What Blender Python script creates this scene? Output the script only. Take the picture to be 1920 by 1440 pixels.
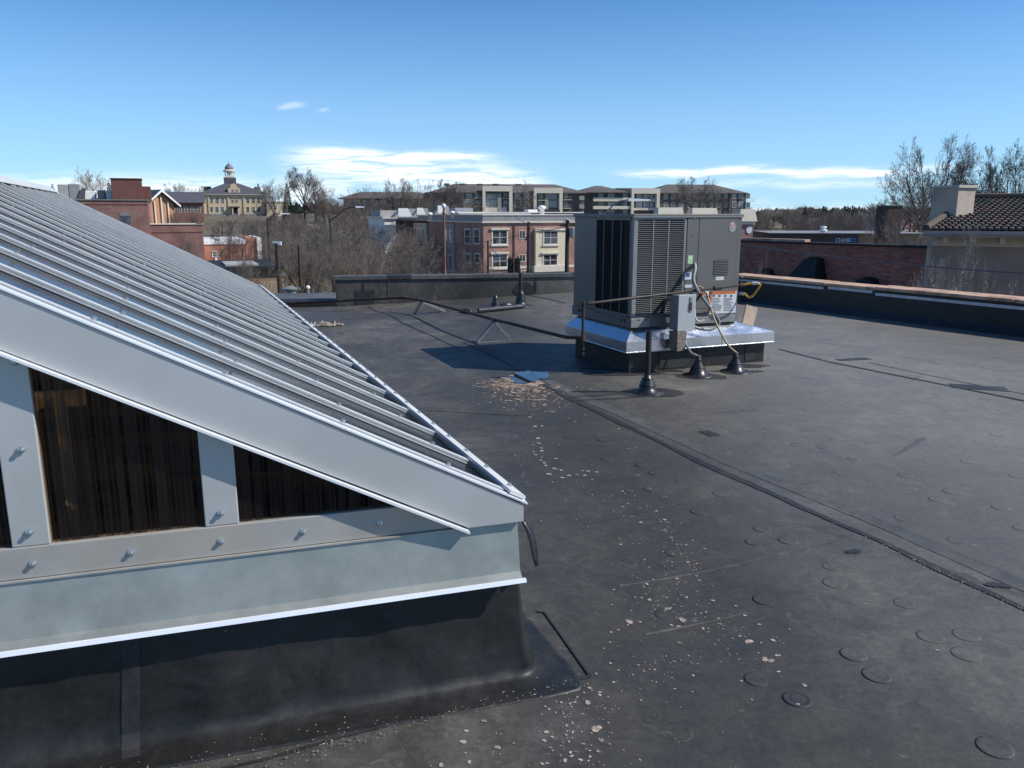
import bpy, math, random
from math import sin, cos, tan, radians, pi, sqrt, atan2, exp
random.seed(7)
for o in list(bpy.data.objects): bpy.data.objects.remove(o)
SC = bpy.context.scene
COL = SC.collection

# ------------------------------------------------------------------ camera, world, sun, exposure
H = 1.7                      # eye height above the roof membrane (roof is z = 0)
PITCH = radians(12.0)
F = 1500.0                   # focal length in photo pixels (1920 wide)
cd = bpy.data.cameras.new('camera'); cam = bpy.data.objects.new('camera', cd); COL.objects.link(cam)
cam.location = (0, 0, H); cam.rotation_euler = (pi/2 - PITCH, 0, 0)
cd.sensor_width = 36; cd.lens = 36*F/1920; cd.clip_start = .05; cd.clip_end = 9000
SC.camera = cam
SC.render.resolution_x, SC.render.resolution_y = 1024, 768
SC.view_settings.view_transform = 'Standard'; SC.view_settings.look = 'None'
SC.view_settings.gamma = 1; SC.view_settings.use_curve_mapping = False
SC.view_settings.exposure = 0.3

SUN_EL = radians(41); SUN_AZ = radians(-8)      # azimuth measured from +X towards +Y
sdir = (cos(SUN_EL)*cos(SUN_AZ), cos(SUN_EL)*sin(SUN_AZ), sin(SUN_EL))
sl = bpy.data.lights.new('sun', 'SUN'); sl.energy = 4.3; sl.angle = radians(.5); sl.color = (1, .955, .88)
so = bpy.data.objects.new('sun', sl); COL.objects.link(so)
from mathutils import Vector, Matrix
so.rotation_euler = Vector(sdir).to_track_quat('Z', 'Y').to_euler()
so.location = (30, -5, 40)

W = bpy.data.worlds.new('World'); SC.world = W; W.use_nodes = True
nt = W.node_tree; nt.nodes.clear()
class G:
    """tiny node helper"""
    def __init__(s, nt): s.nt = nt
    def n(s, t, **k):
        x = s.nt.nodes.new(t)
        for a, b in k.items(): setattr(x, a, b)
        return x
    def put(s, sock, v):
        if hasattr(v, 'is_linked') or isinstance(v, bpy.types.NodeSocket): s.nt.links.new(v, sock)
        else: sock.default_value = v
    def m(s, op, a, b=0, c=0, clamp=False):
        x = s.n('ShaderNodeMath', operation=op, use_clamp=clamp)
        s.put(x.inputs[0], a); s.put(x.inputs[1], b); s.put(x.inputs[2], c); return x.outputs[0]
    def mix(s, f, a, b, blend='MIX'):
        x = s.n('ShaderNodeMix', data_type='RGBA', blend_type=blend)
        s.put(x.inputs[0], f)
        s.put(x.inputs[6], a if not isinstance(a, tuple) else (*a[:3], 1)); s.put(x.inputs[7], b if not isinstance(b, tuple) else (*b[:3], 1)); return x.outputs[2]
    def ramp(s, v, stops):
        x = s.n('ShaderNodeValToRGB'); s.put(x.inputs[0], v)
        e = x.color_ramp.elements
        while len(e) < len(stops): e.new(.5)
        for i, (p, c) in enumerate(stops):
            e[i].position = p; e[i].color = (c, c, c, 1) if not isinstance(c, tuple) else (*c, 1)
        return x.outputs[0]
    def rng(s, v, a, b, c=0, d=1, smooth=True):
        x = s.n('ShaderNodeMapRange', clamp=True)
        if smooth: x.interpolation_type = 'SMOOTHSTEP'
        for i, q in enumerate((v, a, b, c, d)): s.put(x.inputs[i], q)
        return x.outputs[0]
    def noise(s, vec, scale, detail=4, rough=.55, dist=0):
        x = s.n('ShaderNodeTexNoise'); s.put(x.inputs['Vector'], vec)
        x.inputs['Scale'].default_value = scale; x.inputs['Detail'].default_value = detail
        x.inputs['Roughness'].default_value = rough; x.inputs['Distortion'].default_value = dist
        return x.outputs['Fac']
    def vec(s, x, y, z):
        q = s.n('ShaderNodeCombineXYZ'); s.put(q.inputs[0], x); s.put(q.inputs[1], y); s.put(q.inputs[2], z); return q.outputs[0]
    def map(s, vec, scale=(1, 1, 1), rot=(0, 0, 0), loc=(0, 0, 0)):
        q = s.n('ShaderNodeMapping'); s.put(q.inputs[0], vec)
        q.inputs['Scale'].default_value = scale; q.inputs['Rotation'].default_value = rot; q.inputs['Location'].default_value = loc
        return q.outputs[0]
g = G(nt)
sky = g.n('ShaderNodeTexSky', sky_type='NISHITA', sun_disc=False)
sky.sun_elevation = SUN_EL; sky.sun_rotation = pi/2 - SUN_AZ     # 0 = +Y, clockwise
sky.altitude = 1600; sky.air_density = 1.0; sky.dust_density = .6; sky.ozone_density = 2.2
tc = g.n('ShaderNodeTexCoord'); sp = g.n('ShaderNodeSeparateXYZ'); nt.links.new(tc.outputs['Generated'], sp.inputs[0])
X, Y, Z = sp.outputs
az = g.m('MULTIPLY', g.m('ARCTAN2', X, Y), 57.2958)               # degrees, 0 = ahead, + = right
el = g.m('MULTIPLY', g.m('ARCSINE', Z), 57.2958)
# thin cirrus streaks low over the horizon: stretched noise inside soft elevation bands
wob = g.m('MULTIPLY', g.m('SUBTRACT', g.noise(g.vec(g.m('MULTIPLY', az, .11), 0, 3), 1, 2), .5), 1.6)
elw = g.m('ADD', el, wob)
def streak(a0, a1, soft, e0, tilt, th, amp):
    inaz = g.m('MULTIPLY', g.rng(az, a0-soft, a0+soft), g.rng(az, a1-soft, a1+soft, 1, 0))
    ec = g.m('SUBTRACT', elw, g.m('MULTIPLY_ADD', az, tilt, e0))
    b = g.m('EXPONENT', g.m('MULTIPLY', g.m('POWER', g.m('DIVIDE', ec, th), 2), -1))
    return g.m('MULTIPLY', g.m('MULTIPLY', b, inaz), amp)
S = [streak(-14, -2, 2.0, 3.75, -.02, .24, .95), streak(-14, 1.0, 3, 2.1, -.08, .95, 1.35), streak(-60, -12, 5, 1.3, 0, .9, .85),
     streak(9, 27, 4, 2.7, .0, .26, 1.1), streak(12, 26, 5, 1.55, .02, .3, .35), streak(-60, 60, 9, .1, 0, .55, .5),
     streak(-15.4, -13.9, .5, 8.45, .1, .17, .45), streak(-13.0, -12.4, .4, 7.95, .1, .12, .25), streak(12, 27, 3, 3.25, -.03, .14, .5), streak(60, 300, 12, 2.2, 0, 1.0, .7), streak(-300, -60, 12, 2.4, 0, 1.0, .7)]
tot = S[0]
for q in S[1:]: tot = g.m('ADD', tot, q)
cn = g.noise(g.vec(g.m('MULTIPLY', az, .22), g.m('MULTIPLY', el, 2.2), 1.7), 1.0, 9, .66, .9)
cf = g.m('MULTIPLY', tot, g.rng(cn, .34, .62, .12, 1.15), clamp=True)
hz = g.rng(el, -3, 17, .62, 0)                                       # pale air near the horizon
skc = g.mix(1.0, sky.outputs[0], (.48, .86, 1.20), 'MULTIPLY')
skc = g.mix(hz, skc, (4.7, 7.1, 9.4))
skc = g.mix(g.m('MULTIPLY', cf, .88), skc, (10.5, 10.6, 10.8))
bg = g.n('ShaderNodeBackground'); nt.links.new(skc, bg.inputs[0]); bg.inputs[1].default_value = .098
wo = g.n('ShaderNodeOutputWorld'); nt.links.new(bg.outputs[0], wo.inputs[0])

# ------------------------------------------------------------------ picture helpers (pixels of the photo -> metres)
cp, sp_ = cos(PITCH), sin(PITCH)
def ray(px, py):
    a, b = (px-960)/F, (py-720)/F
    return Vector((a, cp - b*sp_, -sp_ - b*cp))
CAM = Vector((0, 0, H))
def at(px, py, Yd):
    r = ray(px, py); return CAM + r*(Yd/r.y)
def onz(px, py, z=0):
    r = ray(px, py); return CAM + r*((z-H)/r.z)
def onplane(px, py, p0, n):
    r = ray(px, py); p0 = Vector(p0); n = Vector(n)
    return CAM + r*((p0-CAM).dot(n)/r.dot(n))
def sst(a, b, x):
    t = max(0, min(1, (x-a)/(b-a))); return t*t*(3-2*t)

# ------------------------------------------------------------------ object helpers
OFF = {}
def tag(o, label=None, cat=None, group=None, kind=None):
    if label: o['label'] = label
    if cat: o['category'] = cat
    if group: o['group'] = group
    if kind: o['kind'] = kind
    return o
def thing(name, label, cat, loc=(0, 0, 0), rz=0, group=None, world=False, kind=None):
    o = bpy.data.objects.new(name, None); COL.objects.link(o); o.empty_display_size = .2
    o.location = loc; o.rotation_euler = (0, 0, rz); tag(o, label, cat, group, kind)
    if world: OFF[o.name] = Vector(loc)
    return o
class MB:
    def __init__(s): s.v = []; s.f = []
    def add(s, vs, fs):
        b = len(s.v); s.v += [tuple(p) for p in vs]; s.f += [tuple(i+b for i in q) for q in fs]; return s
    def box(s, x0, x1, y0, y1, z0, z1):
        return s.add([(x0,y0,z0),(x1,y0,z0),(x1,y1,z0),(x0,y1,z0),(x0,y0,z1),(x1,y0,z1),(x1,y1,z1),(x0,y1,z1)],
                     [(0,3,2,1),(4,5,6,7),(0,1,5,4),(1,2,6,5),(2,3,7,6),(3,0,4,7)])
    def hexa(s, b4, t4):       # two quads of corners (bottom ring, top ring), ccw from above
        return s.add(list(b4)+list(t4), [(0,3,2,1),(4,5,6,7),(0,1,5,4),(1,2,6,5),(2,3,7,6),(3,0,4,7)])
    def bar(s, p, q, w, h, up=(0, 0, 1)):   # box beam from p to q: width w, height h
        p, q = Vector(p), Vector(q); d = (q-p).normalized(); up = Vector(up)
        sd = d.cross(up).normalized(); u2 = sd.cross(d).normalized()
        a, b = sd*(w/2), u2*(h/2)
        return s.hexa([p-a-b, p+a-b, q+a-b, q-a-b], [p-a+b, p+a+b, q+a+b, q-a+b])
    def prism(s, poly, vec):   # extrude a planar polygon (3d points) by vec
        n = len(poly); vec = Vector(vec); a = [Vector(p) for p in poly]
        return s.add(a+[p+vec for p in a], [tuple(range(n))[::-1], tuple(range(n, 2*n))]+[(i, (i+1) % n, n+(i+1) % n, n+i) for i in range(n)])
    def tube(s, pts, r, n=8, cap=True):
        pts = [Vector(p) for p in pts]; rs = r if isinstance(r, (list, tuple)) else [r]*len(pts)
        rings = []; ref = None
        for i, p in enumerate(pts):
            d = (pts[min(i+1, len(pts)-1)] - pts[max(i-1, 0)]).normalized()
            if ref is None: ref = d.orthogonal().normalized()
            ref = (ref - d*ref.dot(d)); ref = ref.normalized() if ref.length > 1e-6 else d.orthogonal().normalized()
            b = d.cross(ref); rings.append([p + (ref*cos(2*pi*k/n) + b*sin(2*pi*k/n))*rs[i] for k in range(n)])
        vs = [q for R in rings for q in R]; fs = []
        for i in range(len(pts)-1):
            for k in range(n):
                a = i*n+k; b_ = i*n+(k+1) % n; fs.append((a, b_, b_+n, a+n))
        if cap: fs += [tuple(range(n))[::-1], tuple(range((len(pts)-1)*n, len(pts)*n))]
        return s.add(vs, fs)
    def lathe(s, c, prof, n=24, sx=1, sy=1):
        c = Vector(c); vs = []; fs = []
        for r, z in prof:
            for k in range(n): vs.append(c + Vector((r*sx*cos(2*pi*k/n), r*sy*sin(2*pi*k/n), z)))
        for i in range(len(prof)-1):
            for k in range(n):
                a = i*n+k; b = i*n+(k+1) % n; fs.append((a, b, b+n, a+n))
        fs += [tuple(range(n))[::-1], tuple(range((len(prof)-1)*n, len(prof)*n))]
        return s.add(vs, fs)
    def build(s, name, m, parent=None, smooth=False, bev=0, local=False, **k):
        me = bpy.data.meshes.new(name)
        vs = s.v
        if parent is not None and not local:
            r = parent
            while r.parent: r = r.parent
            if r.name in OFF:
                o_ = OFF[r.name]; vs = [(a[0]-o_.x, a[1]-o_.y, a[2]-o_.z) for a in vs]
        me.from_pydata(vs, [], s.f); me.materials.append(m)
        if smooth: me.polygons.foreach_set('use_smooth', [True]*len(me.polygons))
        me.update()
        ob = bpy.data.objects.new(name, me); COL.objects.link(ob)
        if parent is not None: ob.parent = parent
        if bev:
            md = ob.modifiers.new('bevel', 'BEVEL'); md.width = bev; md.segments = 2; md.limit_method = 'ANGLE'; md.angle_limit = .7
        tag(ob, **k); return ob
def place(me, name, parent, loc, rot=None, scale=None):
    ob = bpy.data.objects.new(name, me); COL.objects.link(ob); ob.parent = parent
    r = parent
    while r.parent: r = r.parent
    L = Vector(loc)
    if r.name in OFF: L = L - OFF[r.name]
    ob.location = L
    if rot is not None: ob.rotation_euler = rot
    if scale: ob.scale = scale
    return ob
def copytree(root):
    r = root.copy(); COL.objects.link(r)
    for ch in list(root.children):
        c = ch.copy(); COL.objects.link(c); c.parent = r
        for q in list(ch.children):
            d = q.copy(); COL.objects.link(d); d.parent = c
    return r
def bez(pts, n=8):            # Catmull-Rom through points
    P = [Vector(p) for p in pts]; P = [P[0]*2-P[1]] + P + [P[-1]*2-P[-2]]; out = []
    for i in range(1, len(P)-2):
        for k in range(n):
            t = k/n; a, b, c, d = P[i-1:i+3]
            out.append(.5*((2*b)+(c-a)*t+(2*a-5*b+4*c-d)*t*t+(3*b-a-3*c+d)*t**3))
    out.append(P[-2]); return out

# ------------------------------------------------------------------ materials
MATS = {}
def newmat(name):
    m = bpy.data.materials.new(name); m.use_nodes = True; nt = m.node_tree
    b = nt.nodes['Principled BSDF']; return m, G(nt), b
def pm(name, c1, c2=None, sc=3, rough=.7, metal=0, bump=.15, bsc=40, bd=.004, spec=.5, stretch=(1, 1, 1), r2=None, c3=None, sc3=.6):
    """procedural principled: two or three tones mixed by noise, roughness variation and fine relief"""
    m, g, b = newmat(name); c2 = c2 or tuple(x*.75 for x in c1)
    t = g.n('ShaderNodeTexCoord').outputs['Object']; t = g.map(t, stretch)
    f = g.rng(g.noise(t, sc, 6, .62), .3, .7)
    col = g.mix(f, c1, c2)
    if c3: col = g.mix(g.rng(g.noise(t, sc3, 4, .6, .4), .48, .68), col, c3)
    g.put(b.inputs['Base Color'], col)
    g.put(b.inputs['Roughness'], g.m('MULTIPLY_ADD', g.noise(t, sc*2.3, 4), (r2 or .2), rough-.5*(r2 or .2)))
    b.inputs['Metallic'].default_value = metal; b.inputs['Specular IOR Level'].default_value = spec
    if bump:
        bp = g.n('ShaderNodeBump'); bp.inputs['Strength'].default_value = bump; bp.inputs['Distance'].default_value = bd
        g.put(bp.inputs['Height'], g.noise(t, bsc, 5, .6)); g.put(b.inputs['Normal'], bp.outputs[0])
    MATS[name] = m; return m
def brickmat(name, c1, c2, mortar, w=.21, h=.067, ms=.010, bump=.6, shade=None):
    m, g, b = newmat(name)
    tcn = g.n('ShaderNodeTexCoord'); t = tcn.outputs['Object']
    s = g.n('ShaderNodeSeparateXYZ'); g.put(s.inputs[0], t)
    ge = g.n('ShaderNodeSeparateXYZ'); g.put(ge.inputs[0], tcn.outputs['Normal'])
    side = g.m('GREATER_THAN', g.m('ABSOLUTE', ge.outputs[0]), .7)
    hh = g.m('ADD', g.m('MULTIPLY', s.outputs[0], g.m('SUBTRACT', 1, side)), g.m('MULTIPLY', s.outputs[1], side))
    v = g.vec(hh, s.outputs[2], 0)
    br = g.n('ShaderNodeTexBrick'); g.put(br.inputs['Vector'], v)
    br.inputs['Color1'].default_value = (*c1, 1); br.inputs['Color2'].default_value = (*c2, 1); br.inputs['Mortar'].default_value = (*mortar, 1)
    br.inputs['Scale'].default_value = 1; br.inputs['Mortar Size'].default_value = ms; br.inputs['Mortar Smooth'].default_value = .3
    br.inputs['Brick Width'].default_value = w; br.inputs['Row Height'].default_value = h; br.inputs['Bias'].default_value = -.1
    n = g.rng(g.noise(t, .5, 5, .65), .3, .7, .72, 1.18)
    n2 = g.rng(g.noise(g.map(t, (4, 4, 14)), 1, 3), .3, .7, .75, 1.2)
    c = g.mix(1, br.outputs['Color'], g.vec(n, n, n), 'MULTIPLY'); c = g.mix(1, c, g.vec(n2, n2, n2), 'MULTIPLY')
    g.put(b.inputs['Base Color'], c); b.inputs['Roughness'].default_value = .9; b.inputs['Specular IOR Level'].default_value = .2
    bp = g.n('ShaderNodeBump'); bp.inputs['Strength'].default_value = bump; bp.inputs['Distance'].default_value = .01; bp.invert = True
    g.put(bp.inputs['Height'], br.outputs['Fac']); g.put(b.inputs['Normal'], bp.outputs[0])
    return m
def glassmat(name, c=(.03, .04, .05), rough=.06, sc=.6):
    m, g, b = newmat(name); t = g.n('ShaderNodeTexCoord').outputs['Object']
    g.put(b.inputs['Base Color'], g.mix(g.rng(g.noise(t, sc, 2), .42, .6), c, tuple(min(1, x*3.2+.02) for x in c)))
    b.inputs['Roughness'].default_value = rough; b.inputs['Specular IOR Level'].default_value = .8
    bp = g.n('ShaderNodeBump'); bp.inputs['Strength'].default_value = .08; bp.inputs['Distance'].default_value = .02
    g.put(bp.inputs['Height'], g.noise(t, 1.3, 2)); g.put(b.inputs['Normal'], bp.outputs[0]); return m

def membrane(name, base, light, valley=False, rough=.60):
    m, g, b = newmat(name); t = g.n('ShaderNodeNewGeometry').outputs['Position']
    big = g.rng(g.noise(t, .35, 5, .6, .3), .35, .68)
    mid = g.rng(g.noise(g.map(t, (1, 1, 1), loc=(3, 1, 0)), 2.1, 7, .68, .6), .33, .70)
    fine = g.rng(g.noise(t, 38, 5, .7), .3, .7, .86, 1.14)
    grain = g.rng(g.noise(t, 260, 2, .6), .3, .7, .9, 1.12)
    smear = g.rng(g.noise(g.map(t, (1.1, 5, 1), rot=(0, 0, .4)), 1.6, 6, .7, .8), .55, .78)
    c = g.mix(big, base, light); c = g.mix(g.m('MULTIPLY', mid, .55), c, tuple(x*.62 for x in base))
    c = g.mix(g.m('MULTIPLY', smear, .35), c, tuple(x*1.45 for x in light))
    dk = g.rng(g.noise(g.map(t, (1, 1, 1), loc=(7, 4, 0)), 5.5, 5, .7, 1.5), .66, .74)
    c = g.mix(g.m('MULTIPLY', dk, .5), c, tuple(x*.4 for x in base))
    md2 = g.rng(g.noise(g.map(t, (1, 1, 1), loc=(1, 8, 3)), 8, 8, .75, .8), .38, .66)
    c = g.mix(g.m('MULTIPLY', md2, .62), c, tuple(x*.55 for x in base))
    md3 = g.rng(g.noise(g.map(t, (1, 1, 1), loc=(4, 4, 3)), 13, 8, .8, .5), .56, .72)
    c = g.mix(g.m('MULTIPLY', md3, .38), c, tuple(x*1.6 for x in light))
    sp = g.n('ShaderNodeTexVoronoi'); g.put(sp.inputs['Vector'], t); sp.inputs['Scale'].default_value = 16
    speck = g.m('MULTIPLY', g.m('LESS_THAN', sp.outputs['Distance'], .06), g.m('GREATER_THAN', g.noise(t, 3, 2), .56))
    c = g.mix(g.m('MULTIPLY', speck, .5), c, (.3, .27, .22))
    if valley:      # the damp, dirt-stained drainage line down the roof, with ragged edges
        s3 = g.n('ShaderNodeSeparateXYZ'); g.put(s3.inputs[0], t)
        lx = g.m('ADD', g.m('ADD', s3.outputs[0], -.17), g.m('MULTIPLY', g.m('ADD', s3.outputs[1], -8.4), .107))
        wv = g.m('MULTIPLY', g.m('SUBTRACT', g.noise(t, .9, 6, .65), .5), 2.2)
        dd = g.m('ABSOLUTE', g.m('ADD', lx, wv))
        c = g.mix(g.m('MULTIPLY', g.rng(dd, .25, 1.3, 1, 0), .72), c, tuple(x*.55 for x in base))
        lt = g.rng(g.m('ADD', s3.outputs[0], g.m('MULTIPLY', s3.outputs[1], .15)), 1.0, 5.0, 0, .7)
        c = g.mix(lt, c, g.mix(.5, c, tuple(x*1.9 for x in light)))
        cr = g.n('ShaderNodeTexVoronoi', feature='DISTANCE_TO_EDGE'); g.put(cr.inputs['Vector'], g.map(g.vec(g.m('ADD', s3.outputs[0], g.m('MULTIPLY', wv, .15)), s3.outputs[1], 0), (.55, .9, 1), rot=(0, 0, .5)))
        cr.inputs['Scale'].default_value = 1.0
        ck = g.m('MULTIPLY', g.rng(cr.outputs['Distance'], .004, .012, 1, 0), g.rng(g.noise(t, 1.3, 3), .52, .62))
        c = g.mix(g.m('MULTIPLY', ck, .45), c, tuple(x*.5 for x in base))
        sc = g.rng(g.noise(g.map(t, (2.0, 9, 1), rot=(0, 0, -.5)), 1.0, 8, .75, 1.2), .60, .72)
        c = g.mix(g.m('MULTIPLY', sc, .75), c, tuple(x*.5 for x in base))
        sc2 = g.rng(g.noise(g.map(t, (3, 3, 1), loc=(9, 2, 0)), 2.2, 8, .8, .4), .60, .70)
        c = g.mix(g.m('MULTIPLY', sc2, .6), c, tuple(x*1.5 for x in light))
    f2 = g.m('MULTIPLY', fine, grain); c = g.mix(1, c, g.vec(f2, f2, f2), 'MULTIPLY')
    g.put(b.inputs['Base Color'], c)
    g.put(b.inputs['Roughness'], g.m('ADD', g.m('MULTIPLY', mid, -.16), g.m('MULTIPLY_ADD', fine, .08, rough)))
    b.inputs['Specular IOR Level'].default_value = .42
    b1 = g.n('ShaderNodeBump'); b1.inputs['Strength'].default_value = .5 if rough > .55 else 1.0; b1.inputs['Distance'].default_value = .02
    g.put(b1.inputs['Height'], g.noise(t, 3.2, 3, .5, .4))
    b2 = g.n('ShaderNodeBump'); b2.inputs['Strength'].default_value = .35; b2.inputs['Distance'].default_value = .002
    g.put(b2.inputs['Height'], g.noise(t, 130, 4, .7)); g.put(b2.inputs['Normal'], b1.outputs[0]); g.put(b.inputs['Normal'], b2.outputs[0])
    return m
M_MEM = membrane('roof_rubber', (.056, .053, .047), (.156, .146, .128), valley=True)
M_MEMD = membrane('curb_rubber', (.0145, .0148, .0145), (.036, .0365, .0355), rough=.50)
M_SEAM = membrane('seam_rubber', (.026, .026, .028), (.050, .051, .053))
M_LAP = membrane('lap_rubber', (.080, .079, .074), (.150, .146, .137))
M_ALU = pm('mill_aluminium', (.68, .69, .67), (.57, .58, .57), 2.2, .5, .25, .05, 60, .001, r2=.15)
M_FASC = pm('painted_grey_fascia', (.50, .51, .50), (.43, .44, .43), 1.6, .42, .25, .04, 30, .001, c3=(.56, .57, .60), sc3=.9)
M_LIP = pm('sunlit_folded_lip', (.92, .93, .95), (.85, .86, .88), 5, .3, .3, 0)  # near-white colour carries the brightness of folded edges catching the sun
M_SILL = pm('weathered_sill_aluminium', (.47, .455, .42), (.38, .37, .345), 4, .5, .35, .1, 60, .001, c3=(.46, .40, .33), sc3=1.8)
M_GALV = pm('galvanised_flashing', (.35, .365, .34), (.26, .28, .26), 7, .42, .45, .08, 90, .001, c3=(.42, .445, .43), sc3=1.4, r2=.2)
M_GALVN = pm('new_galvanised_sheet', (.78, .80, .82), (.55, .60, .66), 2.2, .25, 1.0, .35, 4.5, .02, r2=.14)
M_SCREW = pm('screw_zinc', (.55, .58, .6), (.35, .37, .38), 40, .3, .8, 0)
M_STEEL = pm('dull_steel', (.30, .31, .31), (.22, .23, .24), 14, .5, .6, .1, 60, .001)
M_RUST = pm('rusty_iron_pipe', (.085, .045, .034), (.055, .034, .028), 14, .75, .2, .3, 80, .001)
M_BLKP = pm('black_iron_pipe', (.02, .018, .018), (.035, .027, .025), 12, .55, .2, .2, 80, .001)
M_BOOT = pm('black_vent_boot', (.011, .011, .012), (.024, .024, .025), 18, .36, 0, .5, 22, .004, spec=.6, r2=.25)
M_UNIT = pm('unit_grey_paint', (.128, .126, .117), (.116, .114, .106), 2, .42, 0, .03, 200, .0005, c3=(.138, .136, .126), sc3=1.1)
M_UNITL = pm('unit_light_edge', (.23, .23, .22), (.19, .19, .185), 2, .42, .1, .03, 200, .0005)
M_DARK = pm('dark_void', (.008, .008, .009), (.014, .014, .016), 8, .8, 0, 0)
M_FIN = pm('coil_fins', (.016, .017, .020), (.030, .031, .035), 300, .5, .4, .5, 300, .003, stretch=(1, 1, .02))
M_BOX = pm('box_grey_enamel', (.27, .29, .29), (.24, .26, .26), 3, .38, .1, .03, 100, .0005)
M_BOXL = pm('box_lid_enamel', (.42, .44, .44), (.38, .40, .40), 3, .35, .1, .03, 100, .0005)
M_COND = pm('grey_flexible_conduit', (.24, .245, .25), (.18, .18, .185), 30, .45, 0, .3, 120, .001)
M_CORD = pm('tan_cable', (.42, .34, .20), (.36, .28, .15), 20, .5, 0, 0)
M_YEL = pm('yellow_gas_connector', (.60, .36, .03), (.5, .28, .02), 20, .4, .1, .2, 150, .001)
M_WHITE = pm('white_label', (.60, .61, .62), (.54, .55, .56), 12, .45, 0, 0)
M_CABW = pm('white_cable', (.62, .60, .56), (.5, .48, .44), 12, .5, 0, 0)
M_ORG = pm('orange_label', (.48, .15, .05), (.52, .13, .02), 12, .45, 0, 0)
M_RED = pm('red_emblem', (.45, .02, .03), (.4, .02, .03), 12, .4, 0, 0)
M_BADGE = pm('badge_grey', (.33, .34, .35), (.28, .29, .3), 12, .35, .4, 0)
M_GRN = pm('green_tag', (.35, .55, .30), (.45, .6, .3), 30, .45, 0, 0)
M_INK = pm('label_ink', (.10, .11, .13), (.06, .06, .07), 30, .6, 0, 0)
M_BLUE = pm('blue_tag', (.05, .09, .28), (.04, .07, .22), 30, .5, 0, 0)
M_WOOD = pm('weathered_plywood', (.45, .34, .25), (.36, .26, .19), 6, .8, 0, .3, 60, .002, stretch=(1, 1, .2), c3=(.5, .4, .31), sc3=2)
M_BLOCK = pm('crumbling_foam_block', (.26, .22, .18), (.14, .12, .11), 26, .95, 0, .9, 50, .01)
M_COPE = pm('terracotta_coping', (.54, .36, .245), (.43, .28, .19), 3.5, .85, 0, .4, 26, .006, c3=(.24, .15, .10), sc3=2.2)
M_TERM = pm('termination_bar', (.50, .52, .55), (.40, .42, .45), 8, .45, .3, .1, 60, .001)
M_SILT = pm('dried_silt', (.50, .40, .335), (.13, .11, .10), 60, .95, 0, .4, 120, .001)
M_SILTO = pm('orange_silt', (.38, .27, .20), (.17, .13, .105), 18, .95, 0, .4, 120, .001)
M_BARK = pm('bark', (.075, .062, .054), (.05, .042, .037), 6, .95, 0, .6, 18, .02, stretch=(1, 1, .25))
M_TWIG = pm('twigs', (.20, .17, .15), (.11, .094, .083), .6, .95, 0, 0)
M_TWIGP = pm('pale_twigs', (.38, .33, .285), (.27, .23, .20), .6, .95, 0, 0)
M_TWIGR = pm('reddish_twigs', (.235, .18, .15), (.14, .11, .095), .6, .95, 0, 0)
M_NEED = pm('conifer_needles', (.022, .042, .024), (.012, .026, .018), 1.5, .9, 0, 0)
M_GLASS = glassmat('window_glass', (.028, .033, .040))
M_GLASS2 = glassmat('apartment_glass', (.06, .075, .085), .08, .25)
# ------------------------------------------------------------------ our roof (z = 0)
FL, FR = Vector((-9.0, 14.04)), Vector((4.42, 16.28))          # far edge, NR right edge
RD = Vector((.488, -.873)).normalized()
def rx(y): return 4.42 + (16.28-y)*RD.x/-RD.y                  # right parapet inner line
def fy(x): return 14.04 + (x+9)*(2.24/13.42)                   # far parapet inner line
VA, VB = Vector((.17, 8.41)), Vector((.75, 3.0))
def rz(x, y):
    h = .20*max(0, min(1, (x+3.3)/4.5))*sst(11.6, 15.4, y)*(1-sst(2.2, 4.2, x))
    h += .10*max(0, min(1, (-x-.3)/2.0))*sst(10.4, 12.8, y)*(1-sst(12.6, 14.2, y))
    t = ((x-VA.x)*(VB.x-VA.x)+(y-VA.y)*(VB.y-VA.y))/((VB-VA).length_squared)
    p = VA + (VB-VA)*max(-.2, min(1.4, t)); d = sqrt((x-p.x)**2+(y-p.y)**2)
    h -= .022*exp(-(d/.55)**2)
    h += .004*sin(x*1.7+y*.9)*cos(y*1.1-x*.6)
    return h
NX, NY = 130, 170
mb = MB()
for j in range(NY+1):
    v = j/NY; 
    for i in range(NX+1):
        u = i/NX
        y0 = -3 + v*(14.04+3); y1 = -3 + v*(16.28+3)
        y = y0 + (y1-y0)*u; x = -9 + u*(rx(y)+9); mb.v.append((x, y, rz(x, y)))
for j in range(NY):
    for i in range(NX):
        a = j*(NX+1)+i; mb.f.append((a, a+1, a+NX+2, a+NX+1))
roof = mb.build('roof_membrane', M_MEM, smooth=True, kind='structure')

def follow(pts, w, lift, name, m, parent, thick=.003, jit=0, seed=1, step=.12, **k):
    """thin membrane strip following the roof surface along a polyline of (x, y)"""
    R = random.Random(seed); P = []
    for a, b in zip(pts[:-1], pts[1:]):
        a, b = Vector(a), Vector(b); n = max(1, int((b-a).length/step))
        P += [a+(b-a)*(i/n) for i in range(n)]
    P.append(Vector(pts[-1])); q = MB(); n = len(P)
    ja = jb = 0
    for i, p in enumerate(P):
        d = (P[min(i+1, n-1)]-P[max(i-1, 0)]).normalized(); s = Vector((-d.y, d.x))
        ja = .7*ja+R.uniform(-jit, jit); jb = .7*jb+R.uniform(-jit, jit)
        a = p+s*(w/2+ja); b = p-s*(w/2+jb)
        for c, zz in ((a, -.002), (a, lift), (b, lift), (b, -.002)): q.v.append((c.x, c.y, rz(c.x, c.y)+zz))
    for i in range(n-1):
        for k2 in range(3): q.f.append((i*4+k2, i*4+k2+1, i*4+k2+5, i*4+k2+4))
    q.f += [(0, 1, 2, 3), tuple((n-1)*4+c for c in (3, 2, 1, 0))]
    return q.build(name, m, parent, **k)
def g2(px, py, z=0):
    p = onz(px, py, z)
    for _ in range(5): p = onz(px, py, rz(p.x, p.y))
    return (p.x, p.y)
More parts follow.
